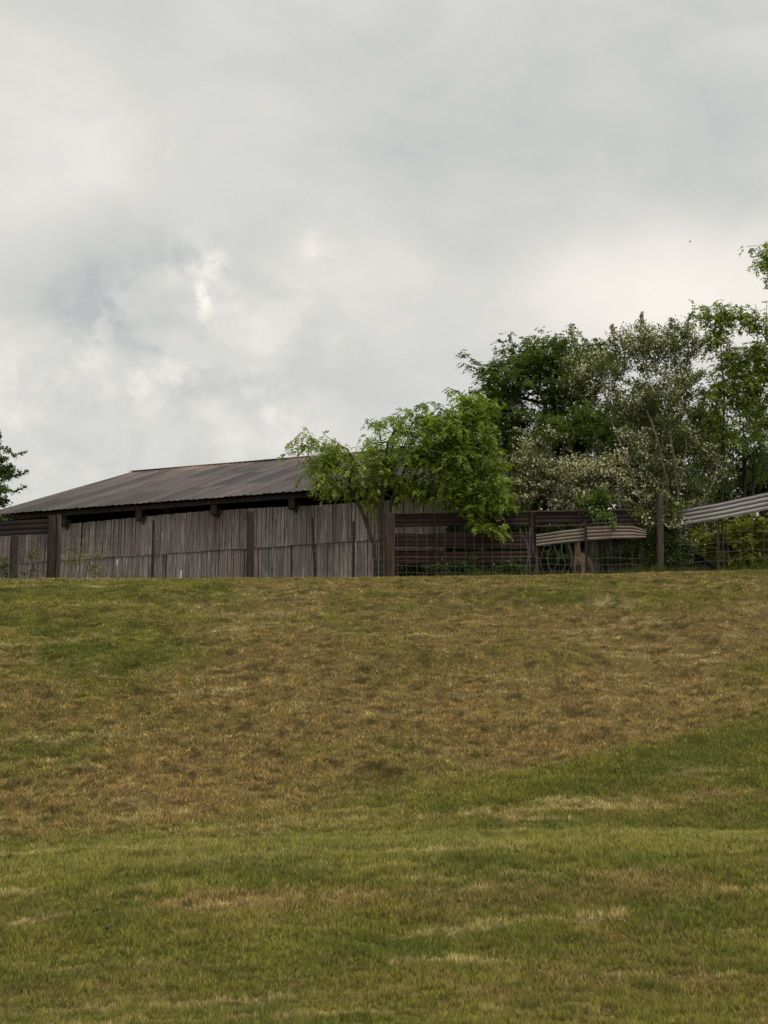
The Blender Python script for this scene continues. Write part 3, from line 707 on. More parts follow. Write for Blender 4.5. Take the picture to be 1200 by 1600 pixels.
# ------------------------------------------------------------------ trees
def rot_leaves(P, ax, ln, wd, cols, nrm=None):
    n = len(P); ax = ax / np.maximum(np.linalg.norm(ax, axis=1, keepdims=True), 1e-6)
    r = nrm
    s = np.cross(ax, r); s /= np.maximum(np.linalg.norm(s, axis=1, keepdims=True), 1e-6)
    up = np.cross(s, ax); m = P + ax * (ln * .45)[:, None] 
    V = np.stack([P, m + s * (wd * .5)[:, None] + up * (wd * .12)[:, None], P + ax * ln[:, None], m - s * (wd * .5)[:, None] + up * (wd * .12)[:, None]], 1).reshape(-1, 3)
    return V, np.arange(4 * n).reshape(-1, 4), np.repeat(cols, 4, 0)
def tree(name, label, cat, base, lobes, npts, leaf, group=None, stems=1, trunk_r=.09, bark='bark', shoots=(), blossom=None, spread=.5, trunk_pts=None, Yb=50, clear=.0, whips=.10):
    """lobes: (px, py, Y, rx_px, rz_px, ry_m, weight). leaf: dict(len, wid, n, droop, sig, c1, c2)"""
    B = base if isinstance(base, Vector) else gpt(*base)
    root = empty(name, B, label, cat, group)
    W = np.array([l[6] if len(l) > 6 else l[3] * l[4] for l in lobes], float); W /= W.sum()
    pts = []
    for l, wt_ in zip(lobes, W):
        c = at(l[0], l[1], l[2]); k = max(4, int(npts * wt_)); s = mpp(l[2])
        q = rng.normal(size=(k, 3)); q /= np.linalg.norm(q, axis=1, keepdims=True); q *= (rng.random((k, 1)) ** .42)
        pts.append(np.array(c) + q * np.array([l[3] * s, l[5], l[4] * s]))
    pts = np.concatenate(pts)
    Bn = np.array(B)
    g = zfun(pts[:, 0], pts[:, 1]); pts = pts[pts[:, 2] > g + .12]
    # initial stems
    nodes = []; par = []
    cen = pts.mean(0); low = np.percentile(pts[:, 2], 25)
    for sidx in range(stems):
        a = rng.random() * 6.28; off = np.array([math.cos(a), math.sin(a) * .6, 0]) * (.05 + .04 * stems) * (sidx > 0)
        if trunk_pts and sidx < len(trunk_pts): path = [np.array(at(p[0], p[1], p[2])) for p in trunk_pts[sidx]]
        else:
            tgt = pts[rng.integers(len(pts))] * .5 + cen * .5; tgt[2] = max(low, B.z + .5) + rng.random() * .3
            path = [Bn + off + (tgt - Bn) * t * np.array([1, 1, 1]) + rng.normal(size=3) * .03 for t in (.25, .5, .75, 1)]
        nodes.append(Bn + off - np.array([0, 0, .15])); par.append(-1)
        prev = nodes[-1]
        for p in path:
            seg = max(1, int(np.linalg.norm(p - prev) / .3))
            for t in range(1, seg + 1):
                nodes.append(prev + (p - prev) * t / seg + rng.normal(size=3) * .012 * (t < seg)); par.append(len(nodes) - 2)
            prev = p
    ncore = len(nodes)
    dist0 = [np.linalg.norm(pts - np.array(nodes[:ncore])[j], axis=1) for j in range(0, ncore, 3)]
    order = np.argsort(np.min(dist0, axis=0))
    plen = [0.0] * ncore
    for j in range(1, ncore): plen[j] = plen[par[j]] + np.linalg.norm(nodes[j] - nodes[par[j]]) if par[j] >= 0 else 0
    NA = np.zeros((ncore + len(pts) * 4 + 10, 3)); NA[:ncore] = nodes; PL = np.zeros(len(NA)); PL[:ncore] = plen; cnt = ncore
    roots_ok = np.zeros(len(NA), bool); roots_ok[:ncore] = [NA[j][2] > B.z + clear for j in range(ncore)]
    term = []
    for oi in order:
        p = pts[oi]; d = np.linalg.norm(NA[:cnt] - p, axis=1); cost = d + .16 * PL[:cnt] + np.where(NA[:cnt, 2] > p[2] + .1, .5, 0) + np.where(roots_ok[:cnt], 0, 9)
        j = int(np.argmin(cost)); q = NA[j]; dd = d[j]
        seg = max(1, min(3, int(dd / .28))); prev = j
        for t in range(1, seg + 1):
            f = t / seg; np_ = q + (p - q) * f
            if t < seg: np_ = np_ + np.array([0, 0, .06 * dd * math.sin(math.pi * f)]) + rng.normal(size=3) * .025 * dd
            if cnt >= len(NA): break
            NA[cnt] = np_; par.append(prev); PL[cnt] = PL[prev] + dd / seg; roots_ok[cnt] = True; prev = cnt; cnt += 1
        term.append(prev)
    for shp in shoots:             # long leafy shoots leaving the crown
        sp = [np.array(at(*p)) for p in shp]; d = np.linalg.norm(NA[:cnt] - sp[0], axis=1); prev = int(np.argmin(d))
        pp = NA[prev]
        extra = []
        for p in sp:
            seg = max(1, int(np.linalg.norm(p - pp) / .14))
            for t in range(1, seg + 1):
                if cnt + 1 >= len(NA): NA = np.concatenate([NA, np.zeros((400, 3))]); PL = np.concatenate([PL, np.zeros(400)]); roots_ok = np.concatenate([roots_ok, np.ones(400, bool)])
                NA[cnt] = pp + (p - pp) * t / seg + rng.normal(size=3) * .008; par.append(prev); prev = cnt; extra.append(cnt); cnt += 1
            pp = p
        term += [('s', e) for e in extra]
    if whips:
        outer = np.linalg.norm((pts - cen) / (pts.std(0) + .1), axis=1); tj = [e for e in term if not isinstance(e, tuple)]
        cand = rng.permutation(len(tj))[:int(len(tj) * whips * 2.5)]
        cand = [q for q in cand if outer[min(q, len(outer) - 1)] >= 0][:int(len(tj) * whips)]
        room = len(cand) * 6; NA = np.concatenate([NA[:cnt], np.zeros((room, 3))]); PL = np.concatenate([PL[:cnt], np.zeros(room)])
        for q in cand:
            prev = tj[q]; pp = NA[prev].copy(); o_ = (pp - cen); o_ /= np.linalg.norm(o_) + 1e-6
            dd = o_ + rng.normal(size=3) * .35 + np.array([0, 0, .35]); dd /= np.linalg.norm(dd); ll = rng.uniform(.25, .75)
            for t in range(1, 6):
                NA[cnt] = pp + dd * ll * t / 5 + np.array([0, 0, -.12 * ll * (t / 5) ** 2]); par.append(prev); prev = cnt; term.append(('s', cnt)); cnt += 1
    # radii, pipe model
    rr = np.full(cnt, 0.0); ch = np.zeros(cnt)
    for j in range(cnt - 1, -1, -1):
        rj = max(.0045, rr[j] ** (1 / 2.2)) if rr[j] > 0 else .0045
        if par[j] >= 0: rr[par[j]] += rj ** 2.2
        ch[j] = rj
    ch *= trunk_r / max(ch[:ncore]) if max(ch[:ncore]) > 0 else 1
    ch = np.maximum(ch, .0045)
    # wood mesh: one tapered square/hex tube per edge
    js = np.array([j for j in range(cnt) if par[j] >= 0]); ps = np.array([par[j] for j in js])
    A_, B_ = NA[ps], NA[js]; ra = np.minimum(ch[ps], ch[js] * 1.5); rb2 = ch[js]
    d = B_ - A_; ln = np.maximum(np.linalg.norm(d, axis=1, keepdims=True), 1e-5); d = d / ln
    ref = np.where(np.abs(d[:, :1]) < .8, np.array([[1., 0, 0]]), np.array([[0, 1., 0]])); u = np.cross(d, ref); u /= np.linalg.norm(u, axis=1, keepdims=True); v = np.cross(d, u)
    K = 6; Vs = []
    for (P, r_) in ((A_, ra), (B_ + d * .01, rb2)):
        for k in range(K):
            a = 2 * math.pi * k / K; Vs.append(P + (u * math.cos(a) + v * math.sin(a)) * r_[:, None])
    V = np.stack(Vs, 1).reshape(-1, 3); b0 = np.arange(len(js))[:, None] * 2 * K
    Fq = np.stack([np.stack([b0[:, 0] + k, b0[:, 0] + (k + 1) % K, b0[:, 0] + K + (k + 1) % K, b0[:, 0] + K + k], 1) for k in range(K)], 1).reshape(-1, 4)
    mesh_np('trunk', V, Fq, M[bark], root, cols=np.ones((len(V), 3)), smooth_=True, org=B)
    # foliage
    def leaves_for(L, frac=1.0):
        P = []; AX = []; cl_ = []; NR = []
        for e in term:
            sh_ = isinstance(e, tuple); j = e[1] if sh_ else e
            if not sh_ and rng.random() > frac: continue
            p = NA[j]; q = NA[par[j]]; dr = p - q; dn = np.linalg.norm(dr) + 1e-6; dr = dr / dn
            k = int(L['n'] * (.35 if sh_ else 1) * rng.uniform(.5, 1.5)); 
            dr2 = dr * .8 + rng.normal(size=3) * (.1 if sh_ else .45) + np.array([0, 0, -L['droop'] * .5]); 
            t = rng.random(k); tl = .12 if sh_ else L['tw']
            pos = p + (t[:, None] - .35) * tl * dr2 + rng.normal(size=(k, 3)) * (L['sig'] * (.35 if sh_ else 1)) * np.array([1, 1, .62])
            ax = dr * .5 + rng.normal(size=(k, 3)) * .75 + np.array([0, 0, -L['droop']])
            if L.get('rach'):
                gq = max(1, k // 7); rl = L['rach'] * rng.uniform(.6, 1.2, gq)
                gp = p + (rng.random(gq)[:, None] - .3) * tl * dr2 + rng.normal(size=(gq, 3)) * L['sig'] * (.3 if sh_ else .9) * np.array([1, 1, .6])
                gd = dr * .45 + rng.normal(size=(gq, 3)) * np.array([.8, .8, .35]) + np.array([0, 0, -L['droop'] * .9]); gd /= np.linalg.norm(gd, axis=1, keepdims=True)
                gn = np.cross(gd, np.array([0, 0, 1.])) ; gn /= np.linalg.norm(gn, axis=1, keepdims=True) + 1e-6
                gn = gn + rng.normal(size=(gq, 3)) * .3                 # sideways axis of each compound leaf
                t7 = np.array([.25, .25, .5, .5, .78, .78, 1.0]); sd7 = np.array([1, -1, 1, -1, 1, -1, 0])
                pos = (gp[:, None] + gd[:, None] * (rl[:, None] * t7)[..., None] + np.array([0, 0, -1.]) * (rl[:, None] * t7 ** 2 * .3)[..., None]).reshape(-1, 3)
                ax = (gd[:, None] * .75 + gn[:, None] * sd7[None, :, None] * .8 + np.array([0, 0, -.25])).reshape(-1, 3) + rng.normal(size=(gq * 7, 3)) * .15
                k = gq * 7; NR.append(np.repeat(np.cross(gd, gn), 7, 0) + rng.normal(size=(k, 3)) * .25)
            else: NR.append(rng.normal(size=(k, 3)))
            P.append(pos); AX.append(ax); tone = rng.random()
            cl_.append(np.clip(tone * .6 + .4 * rng.random(k), 0, 1))
        P = np.concatenate(P); AX = np.concatenate(AX); tt = np.concatenate(cl_)[:, None]
        g = zfun(P[:, 0], P[:, 1]); ok = P[:, 2] > g; P, AX, tt = P[ok], AX[ok], tt[ok]; NR = np.concatenate(NR)[ok]
        c = np.array(L['c1']) * (1 - tt) + np.array(L['c2']) * tt; c = c * rng.uniform(.8, 1.45, (len(P), 1))
        s_ = rng.uniform(.6, 1.25, len(P)); return rot_leaves(P, AX, L['len'] * s_, L['wid'] * s_, c, NR)
    V, Fc, C = leaves_for(leaf); mesh_np('crown', V, Fc, M['leaf'], root, cols=C, org=B)
    if blossom: V, Fc, C = leaves_for(blossom, blossom.get('frac', .7)); mesh_np('blossom', V, Fc, M['blossom'], root, cols=C, org=B)
    return root
NL = 1.9
def LF(ln=.10, wd=.045, n=30, droop=.35, sig=.10, tw=.35, c1=(.045, .07, .015), c2=(.10, .135, .03), **k):
    c1 = tuple(a * 1.3 * b for a, b in zip(c1, (.95, 1, .85))); c2 = tuple(a * 1.5 * b for a, b in zip(c2, (1.0, 1, .85)))
    return dict(len=ln * 1.12, wid=wd * 1.2, n=n * NL, droop=droop, sig=sig, tw=tw, c1=c1, c2=c2, **k)

YT = 50.6
# 1 small drooping tree before the barn
tree('small_tree', 'slender drooping green tree in front of the barn right end', 'tree', (594, YT),
     [(505, 712, YT, 40, 24, .8), (478, 690, YT, 26, 9, .4), (545, 730, YT, 52, 44, 1.0), (600, 700, YT, 42, 52, 1.0), (630, 668, YT, 30, 32, .9), (610, 735, YT, 44, 34, 1.0), (518, 758, YT - .2, 34, 20, .7), (646, 710, YT, 26, 44, .8), (575, 775, YT, 30, 15, .6)],
     360, LF(.10, .045, 26, .6, .13, .42, (.09, .125, .024), (.24, .29, .06), rach=.26), stems=3, trunk_r=.085, bark='bark',
     trunk_pts=[[(597, 860, YT), (596, 800, YT), (600, 740, YT), (606, 690, YT)], [(584, 850, YT), (566, 800, YT), (545, 760, YT)], [(606, 840, YT), (612, 780, YT), (634, 730, YT)]],
     shoots=[[(500, 690, YT), (470, 676, YT), (452, 694, YT)], [(500, 725, YT), (474, 742, YT), (466, 752, YT)], [(590, 665, YT), (574, 655, YT)], [(640, 650, YT), (632, 640, YT), (612, 648, YT)], [(490, 690, YT), (458, 702, YT), (440, 713, YT)], [(520, 690, YT), (505, 678, YT)]], clear=1.4)
# 2 bright tree hanging over the corral
tree('small_tree', 'dense bright green tree hanging over the rusty corral rails', 'tree', (758, 50.35),
     [(720, 680, 50.2, 62, 46, 1.1), (740, 640, 50.4, 36, 22, .9), (690, 720, 50.2, 44, 40, 1.1), (745, 740, 50.0, 46, 50, 1.1), (752, 790, 49.9, 30, 26, .6), (715, 770, 50.1, 44, 26, .8), (690, 660, 50.6, 34, 26, .8), (766, 822, 49.6, 22, 9, .35), (775, 770, 50, 22, 30, .6), (650, 770, 50.4, 22, 16, .5)],
     560, LF(.11, .055, 32, .5, .12, .38, (.060, .092, .017), (.215, .27, .048), rach=.24), stems=2, trunk_r=.08, clear=1.0,
     trunk_pts=[[(759, 870, 50.35), (757, 820, 50.3), (752, 740, 50.2), (742, 670, 50.3)], [(752, 840, 50.3), (735, 770, 50.2), (705, 710, 50.3)]],
     shoots=[[(730, 625, 50.4), (712, 610, 50.4), (700, 605, 50.4)], [(700, 640, 50.4), (675, 628, 50.5), (655, 632, 50.5)]])
# 3 dark tree behind with whips
tree('broadleaf_tree', 'tall dark green tree with long whips behind the bright tree', 'tree', (812, 53.2),
     [(800, 600, 53, 52, 46, 1.5), (850, 570, 53.2, 60, 42, 1.6), (880, 620, 53, 50, 50, 1.4), (820, 680, 53, 70, 46, 1.5), (900, 690, 53, 60, 36, 1.3), (780, 650, 53, 36, 40, 1.2), (840, 740, 52.8, 60, 36, 1.2), (920, 560, 53.4, 30, 28, 1)],
     760, LF(.115, .055, 36, .2, .14, .35, (.036, .058, .014), (.100, .140, .030), rach=.26), stems=2, trunk_r=.16, clear=1.0,
     shoots=[[(770, 600, 53), (748, 578, 53), (727, 569, 53)], [(775, 592, 53), (748, 568, 53), (725, 551, 53)], [(810, 565, 53), (800, 535, 53), (797, 520, 53)], [(805, 560, 53), (795, 545, 53), (778, 530, 53)], [(825, 550, 53), (832, 528, 53)], [(800, 570, 53), (780, 545, 53)],
             [(740, 640, 53), (722, 615, 53), (702, 606, 53)], [(860, 540, 53), (852, 524, 53)], [(750, 650, 53), (738, 618, 53)], [(900, 540, 53), (893, 508, 53)]])
BL = dict(len=.082, wid=.074, n=22, droop=.1, sig=.075, tw=.35, c1=(.58, .52, .39), c2=(.86, .80, .65), frac=.8)
def blm(frac, n=22, sig=.075): d = dict(BL); d['frac'] = frac; d['n'] = n; d['sig'] = sig; return d
dkl = LF(.088, .04, 32, .1, .12, .35, (.038, .055, .016), (.10, .128, .036))
# 4 blossom trees
tree('blossom_tree', 'large tree covered in creamy white blossom behind the tall grey post', 'tree', (1036, 51.2),
     [(930, 585, 51.5, 60, 42, 1.3), (1000, 545, 51.8, 66, 38, 1.4), (1055, 540, 51.5, 42, 34, 1.1), (960, 650, 51.5, 66, 36, 1.3), (1030, 620, 51.5, 55, 48, 1.3), (900, 600, 51.5, 34, 34, 1.0), (1040, 690, 51.3, 46, 40, 1.1), (1070, 600, 51.6, 30, 34, 1), (1085, 680, 51.4, 36, 50, 1.0), (1020, 740, 51.2, 46, 40, .9), (1070, 760, 51.3, 34, 36, .8), (1092, 790, 51.4, 26, 36, .7), (1000, 800, 51.4, 34, 26, .6), (1060, 830, 51.5, 26, 24, .5), (1110, 730, 51.6, 30, 34, .7), (1008, 812, 50.0, 20, 16, .3), (1052, 800, 49.8, 14, 26, .25), (1072, 850, 50.2, 12, 20, .3)],
     960, dkl, stems=7, trunk_r=.045, bark='pale_bark', clear=1.0, blossom=blm(.52, 19, .12),
     trunk_pts=[[(1040, 860, 50.9), (1050, 820, 50.6), (1060, 770, 50.3), (1050, 700, 50.3), (1040, 640, 51.0)], [(1030, 850, 50.9), (1018, 790, 50.4), (1022, 740, 50.1), (1034, 700, 50.1), (1040, 660, 50.4)], [(1048, 850, 50.9), (1072, 800, 50.4), (1096, 750, 50.2), (1128, 712, 50.6)],
                [(1026, 870, 50.9), (1010, 820, 50.4), (1000, 780, 50.1), (980, 720, 50.2), (966, 680, 50.6)], [(1044, 840, 50.8), (1058, 800, 50.3), (1066, 740, 50.1), (1072, 700, 50.4)], [(1052, 850, 50.9), (1082, 810, 50.6), (1112, 760, 50.6), (1122, 720, 51)], [(1038, 830, 50.9), (1044, 760, 50.4), (1028, 690, 50.3), (1010, 640, 50.9)]],
     shoots=[[(1070, 520, 51.5), (1075, 500, 51.5), (1082, 488, 51.5)], [(1045, 515, 51.5), (1047, 500, 51.5)], [(960, 530, 51.5), (957, 510, 51.5)], [(895, 560, 51.5), (893, 510, 51.5)], [(1010, 515, 51.5), (1004, 506, 51.5)], [(920, 540, 51.5), (905, 520, 51.5)]])
tree('blossom_bush', 'low bush thick with cream blossom above the rusty top rail', 'bush', (905, 51.6),
     [(830, 710, 51.2, 48, 32, 1.0), (880, 740, 51.0, 66, 34, 1.1), (820, 765, 51.2, 38, 24, .9), (950, 745, 51.0, 66, 36, 1.1), (1000, 770, 50.9, 42, 28, .8), (900, 780, 51.0, 70, 20, .9), (860, 690, 51.4, 36, 22, .9), (985, 700, 51.1, 40, 36, .9)],
     480, LF(.085, .036, 22, .1, .11, .35, (.05, .065, .02), (.12, .145, .05)), stems=4, trunk_r=.06, bark='pale_bark', clear=1.2, blossom=blm(.75, 24, .10))
# green spray between the blossoms
tree('small_tree', 'green leafy sapling between the upper and lower blossom', 'tree', (946, 51.9),
     [(900, 660, 51.3, 60, 22, .6), (950, 680, 51.2, 50, 24, .6), (925, 780, 50.4, 30, 16, .4), (940, 810, 50.2, 20, 14, .35), (870, 680, 51.3, 36, 20, .5)],
     130, LF(.11, .055, 30, .3, .11, .35, (.055, .09, .02), (.12, .17, .035)), stems=1, trunk_r=.05, clear=1.0)
# 5 vine-clad thin tree
vl = LF(.115, .055, 20, .45, .15, .42, (.065, .092, .017), (.205, .25, .045), rach=.28)
tree('slender_tree', 'thin tree with narrow leafy tops against the sky near the right edge', 'tree', (1128, 51.6),
     [(1122, 500, 51.6, 22, 24, .5), (1118, 535, 51.6, 14, 22, .4), (1148, 494, 51.6, 14, 18, .4), (1150, 590, 51.6, 34, 26, .8), (1110, 640, 51.6, 24, 36, .7), (1130, 670, 51.6, 22, 22, .6), (1160, 620, 51.6, 30, 14, .6), (1140, 560, 51.6, 24, 20, .6), (1130, 610, 51.6, 26, 20, .6), (1100, 490, 51.6, 14, 8, .3)],
     330, vl, stems=3, trunk_r=.04, clear=2.0, trunk_pts=[[(1128, 800, 51.6), (1130, 700, 51.6), (1132, 620, 51.6), (1126, 540, 51.6)], [(1122, 820, 51.6), (1098, 760, 51.6), (1098, 680, 51.6)], [(1136, 800, 51.6), (1160, 720, 51.6), (1176, 660, 51.6)]],
     shoots=[[(1110, 495, 51.6), (1095, 480, 51.6), (1085, 474, 51.6)], [(1145, 490, 51.6), (1143, 470, 51.6)]])
tree('slender_tree', 'leaning leafy tree entering the picture from the right edge', 'tree', (1246, 51.0),
     [(1200, 405, 51, 24, 18, .6), (1222, 430, 51, 22, 26, .6), (1196, 560, 51.2, 26, 30, .7), (1178, 505, 51.2, 18, 22, .5), (1230, 520, 51, 30, 50, .8), (1188, 605, 51.2, 26, 26, .7), (1250, 600, 51, 40, 70, 1), (1180, 545, 51.2, 20, 12, .5), (1192, 650, 51.4, 18, 30, .6)],
     430, vl, stems=2, trunk_r=.09, clear=2.5, trunk_pts=[[(1244, 780, 51), (1238, 650, 51), (1226, 520, 51), (1214, 440, 51)], [(1248, 760, 51), (1256, 640, 51)]],
     shoots=[[(1195, 395, 51), (1180, 384, 51), (1168, 385, 51)], [(1190, 405, 51), (1186, 418, 51)], [(1196, 540, 51.2), (1198, 470, 51.2)], [(1180, 505, 51.2), (1170, 500, 51.2)]])
# sparse tree behind (sky shows through)
tree('sparse_tree', 'thin sparse tree with sky showing through behind the slender tree', 'tree', (1160, 55),
     [(1150, 700, 55, 46, 46, 1.2), (1185, 710, 55, 30, 46, 1.2), (1105, 700, 55, 40, 56, 1.1), (1170, 650, 55, 40, 30, 1)],
     330, LF(.10, .05, 15, .2, .14, .4, (.04, .06, .02), (.09, .12, .035)), stems=3, trunk_r=.07, clear=1.0)
# dark back trees at the right
for (bp, lb, lobes_, n_) in (((1165, 60), 'dark tree crown just above the grey rail at the right edge', [(1170, 760, 60, 60, 32, 1.6), (1110, 770, 60, 46, 26, 1.4), (1230, 740, 60, 60, 46, 1.6), (1200, 720, 60, 26, 14, 1)], 260),
                             ((1075, 59), 'dark tree behind the blossom tree stems', [(1060, 760, 59, 50, 40, 1.5), (1010, 740, 59, 50, 46, 1.4), (1050, 690, 59, 40, 34, 1.3)], 240),
                             ((960, 60), 'dark tree behind the lower blossom bush', [(960, 740, 60, 60, 50, 1.5), (900, 760, 60, 60, 40, 1.4), (990, 660, 60, 50, 50, 1.4), (820, 790, 60, 60, 30, 1.3)], 280)):
    tree('broadleaf_tree', lb, 'tree', bp, lobes_, n_, LF(.13, .07, 34, .2, .17, .4, (.025, .042, .012), (.065, .09, .022)), group='dark trees beyond the corral', stems=2, trunk_r=.14, clear=.8)
# dense dark bushes that close the view under the rails; the lowest is added to darken a gap
for k_, (px, Y, rx, top, lb) in enumerate(((655, 51.5, 30, 868, 'low dark bush added at the barn corner to darken the gap under the rusty rails'), (700, 57, 62, 800, 'dark bush behind the left part of the rusty corral'), (800, 57.5, 70, 775, 'dark bush behind the dark post of the corral'),
        (885, 58.5, 62, 790, 'dark bush behind the animal'), (975, 60, 70, 785, 'dark bush behind the grey board shed'), (1035, 57, 60, 745, 'dark bush behind the tall grey post'),
        (1130, 61, 60, 790, 'dark bush behind the saplings beside the black roof'), (1220, 61, 66, 780, 'dark bush behind the saplings at the right edge'))):
    cy = (top + 930) / 2
    tree('bush', lb, 'bush', (px, Y), [(px, cy, Y, rx, (930 - top) / 2, .5 if top > 850 else 1.3)] + ([] if top > 850 else [(px - rx * .5, 880, Y - .3, rx * .6, 34, 1.0), (px + rx * .5, 880, Y - .3, rx * .6, 34, 1.0), (px, 840, Y, rx, 40, 1.2)]), 80 if top > 850 else 240,
         LF(.15, .09, 26, .15, .20, .4, (.020, .033, .011), (.05, .068, .018)), group='dark bushes behind the corral', stems=4, trunk_r=.04, clear=.1)
# saplings and shrubs under the rails
und = LF(.115, .055, 20, .3, .13, .3, (.08, .10, .02), (.30, .33, .06), rach=.24)
und['n'] = 62
for (px, Y, lobes_, n_, lb) in (
    (1110, 54.5, [(1100, 845, 54.5, 34, 26, .7), (1135, 835, 54.5, 26, 24, .7), (1110, 872, 54.5, 40, 14, .6)], 90, 'bright green sapling under the grey rail beside the black roof'),
    (1165, 54, [(1160, 845, 54, 30, 30, .7), (1160, 876, 54, 34, 12, .6), (1178, 825, 54, 22, 18, .6)], 90, 'bright green sapling under the grey rail between its two posts'),
    (1215, 54, [(1205, 840, 54, 24, 34, .7), (1240, 850, 54, 34, 34, .7)], 70, 'bright green sapling at the right edge under the grey rail')):
    tree('sapling', lb, 'sapling', (px, Y), lobes_, n_, und, group='saplings under the grey rail', stems=3, trunk_r=.03, clear=.2)
for (px, Y, lobes_, n_, lb, lf_) in (
    (1047, 50.0, [(1050, 862, 50.0, 18, 26, .25), (1024, 872, 50.3, 20, 14, .4), (1014, 850, 50.4, 12, 22, .3), (1042, 830, 50.3, 12, 20, .3)], 100, 'dark ivy shrub at the foot of the tall grey post', LF(.09, .06, 26, .2, .10, .2, (.022, .04, .014), (.055, .08, .022))),
    (965, 51.6, [(960, 872, 51.6, 34, 16, .5), (990, 862, 51.6, 24, 18, .5)], 55, 'straggling dark weeds before the grey board shed', LF(.09, .05, 16, .1, .12, .25, (.03, .05, .016), (.07, .09, .028))),
    (720, 50.3, [(712, 888, 50.3, 42, 10, .4), (740, 878, 50.4, 20, 10, .3)], 60, 'leafy shrub under the lowest red rail below the bright tree', LF(.10, .06, 22, .1, .09, .2, (.04, .06, .02), (.10, .14, .04))),
    (805, 50.3, [(800, 888, 50.3, 34, 10, .4)], 36, 'leafy shrub under the lowest red rail beside the buckled wire', LF(.10, .06, 20, .1, .09, .2, (.03, .05, .016), (.09, .13, .035))),
    (122, 50.2, [(118, 872, 50.2, 22, 12, .3), (150, 868, 50.2, 12, 8, .2), (150, 890, 50.2, 12, 12, .2), (104, 862, 50.2, 10, 8, .2)], 26, 'thin yellowish young shrub against the barn wall', LF(.085, .04, 10, .2, .09, .3, (.10, .10, .03), (.19, .175, .055))),
    (42, 50.4, [(35, 893, 50.4, 30, 8, .3), (52, 870, 50.4, 16, 12, .2)], 18, 'small thin shrub between the two left posts', LF(.08, .04, 9, .2, .09, .3, (.08, .09, .03), (.15, .15, .045))),
    (2, 50.2, [(0, 885, 50.2, 14, 16, .3), (-20, 880, 50.2, 20, 20, .3)], 30, 'low green shrub at the left edge beside the dark post', LF(.09, .045, 18, .2, .09, .3, (.05, .065, .02), (.11, .125, .03)))):
    tree('shrub', lb, 'shrub', (px, Y), lobes_, n_, lf_, stems=3, trunk_r=.018, clear=.05, group='shrubs along the fence line')
# left tree
tree('broadleaf_tree', 'dark leafy tree cut off by the left edge beside the barn roof', 'tree', (-46, 52.5),
     [(-8, 735, 52.5, 24, 26, .8), (-16, 700, 52.5, 16, 20, .8), (-8, 775, 52.5, 18, 20, .8), (-50, 730, 52.5, 42, 56, 1.4), (-10, 812, 52.5, 18, 10, .5), (-54, 800, 52.5, 36, 40, 1.0), (10, 738, 52.5, 12, 12, .4)],
     230, LF(.10, .055, 26, .1, .10, .3, (.035, .055, .018), (.08, .115, .035)), stems=2, trunk_r=.12, clear=1.2,
     shoots=[[(10, 700, 52.5), (22, 712, 52.5), (38, 706, 52.5)], [(10, 745, 52.5), (28, 742, 52.5), (40, 738, 52.5)], [(0, 690, 52.5), (0, 676, 52.5)], [(5, 765, 52.5), (24, 768, 52.5), (36, 762, 52.5)]])
# leaning dead limbs
mb = MB()
for pts, r in (([(1008, 846, 50.5), (1018, 862, 50.45), (1034, 884, 50.3)], .034),):
    mb.tube([at(*p) for p in pts], [r, r * .95, r * .8], 7, jit=.1)
o = mb.build('dead_limb', M['pale_bark'], smooth_=True); tag(o, 'bare pale limb leaning against the foot of the tall grey post', 'branch')
mb = MB(); mb.tube([at(*p) for p in [(948, 786, 50.6), (968, 802, 50.5), (984, 818, 50.3)]], [.022, .03, .036], 7, jit=.1)
o = mb.build('dead_limb', M['pale_bark'], smooth_=True); tag(o, 'bare pale limb slanting across the rusty top rail below the blossom', 'branch')

# ------------------------------------------------------------------ alpaca behind the wire
def fur_mat():
    m, t, b = mat_base('alpaca_fleece'); tcn = N(t, 'ShaderNodeTexCoord'); O = tcn.outputs['Object']
    n = noise(t, O, 16, 6, .7, .3); big = noise(t, O, 2.5, 3, .5)
    c = ramp(t, n, [(.3, (.17, .125, .085)), (.55, (.34, .26, .18)), (.75, (.52, .43, .31))]); c = mulcol(t, c, ramp(t, big, [(.35, (.75, .7, .65)), (.65, (1.1, 1.05, 1))])); c = mulcol(t, c, attr_col(t))
    t.links.new(c, b.inputs['Base Color']); b.inputs['Roughness'].default_value = 1
    bp = N(t, 'ShaderNodeBump'); bp.inputs['Strength'].default_value = 1; bp.inputs['Distance'].default_value = .03; t.links.new(n, bp.inputs['Height']); t.links.new(bp.outputs[0], b.inputs['Normal'])
    return m
M['fleece'] = fur_mat()
YA = 50.5
ab = gpt(908, YA)
al = empty('alpaca', ab, 'tan woolly alpaca standing behind the wire below the sagging tan rail', 'alpaca', rz=R(-28))
# local: faces -y (towards camera), body trails to +y
verts = [(0, .62, .86), (0, .35, .90), (0, .05, .88), (0, -.2, .84),          # 0-3 rump..chest
         (0, -.30, 1.05), (0, -.34, 1.28), (0, -.36, 1.46),                   # 4-6 neck
         (0, -.44, 1.54), (0, -.56, 1.50),                                    # 7-8 head, muzzle
         (-.13, -.2, .58), (-.13, -.22, .34), (-.13, -.20, .04),              # 9-11 front left
         (.13, -.2, .58), (.13, -.21, .34), (.13, -.24, .04),                 # 12-14 front right
         (-.14, .60, .62), (-.14, .70, .38), (-.14, .66, .04),                # 15-17 hind left (hock back)
         (.14, .60, .62), (.14, .72, .38), (.14, .68, .04),                   # 18-20
         (0, .80, .78), (0, .84, .62),                                        # 21-22 tail
         (-.06, -.40, 1.60), (-.08, -.39, 1.70), (.06, -.40, 1.60), (.08, -.39, 1.70)]
rad = [.20, .24, .24, .20, .13, .10, .10, .095, .055, .09, .052, .04, .09, .052, .04, .12, .055, .04, .12, .055, .04, .06, .04, .03, .012, .03, .012]
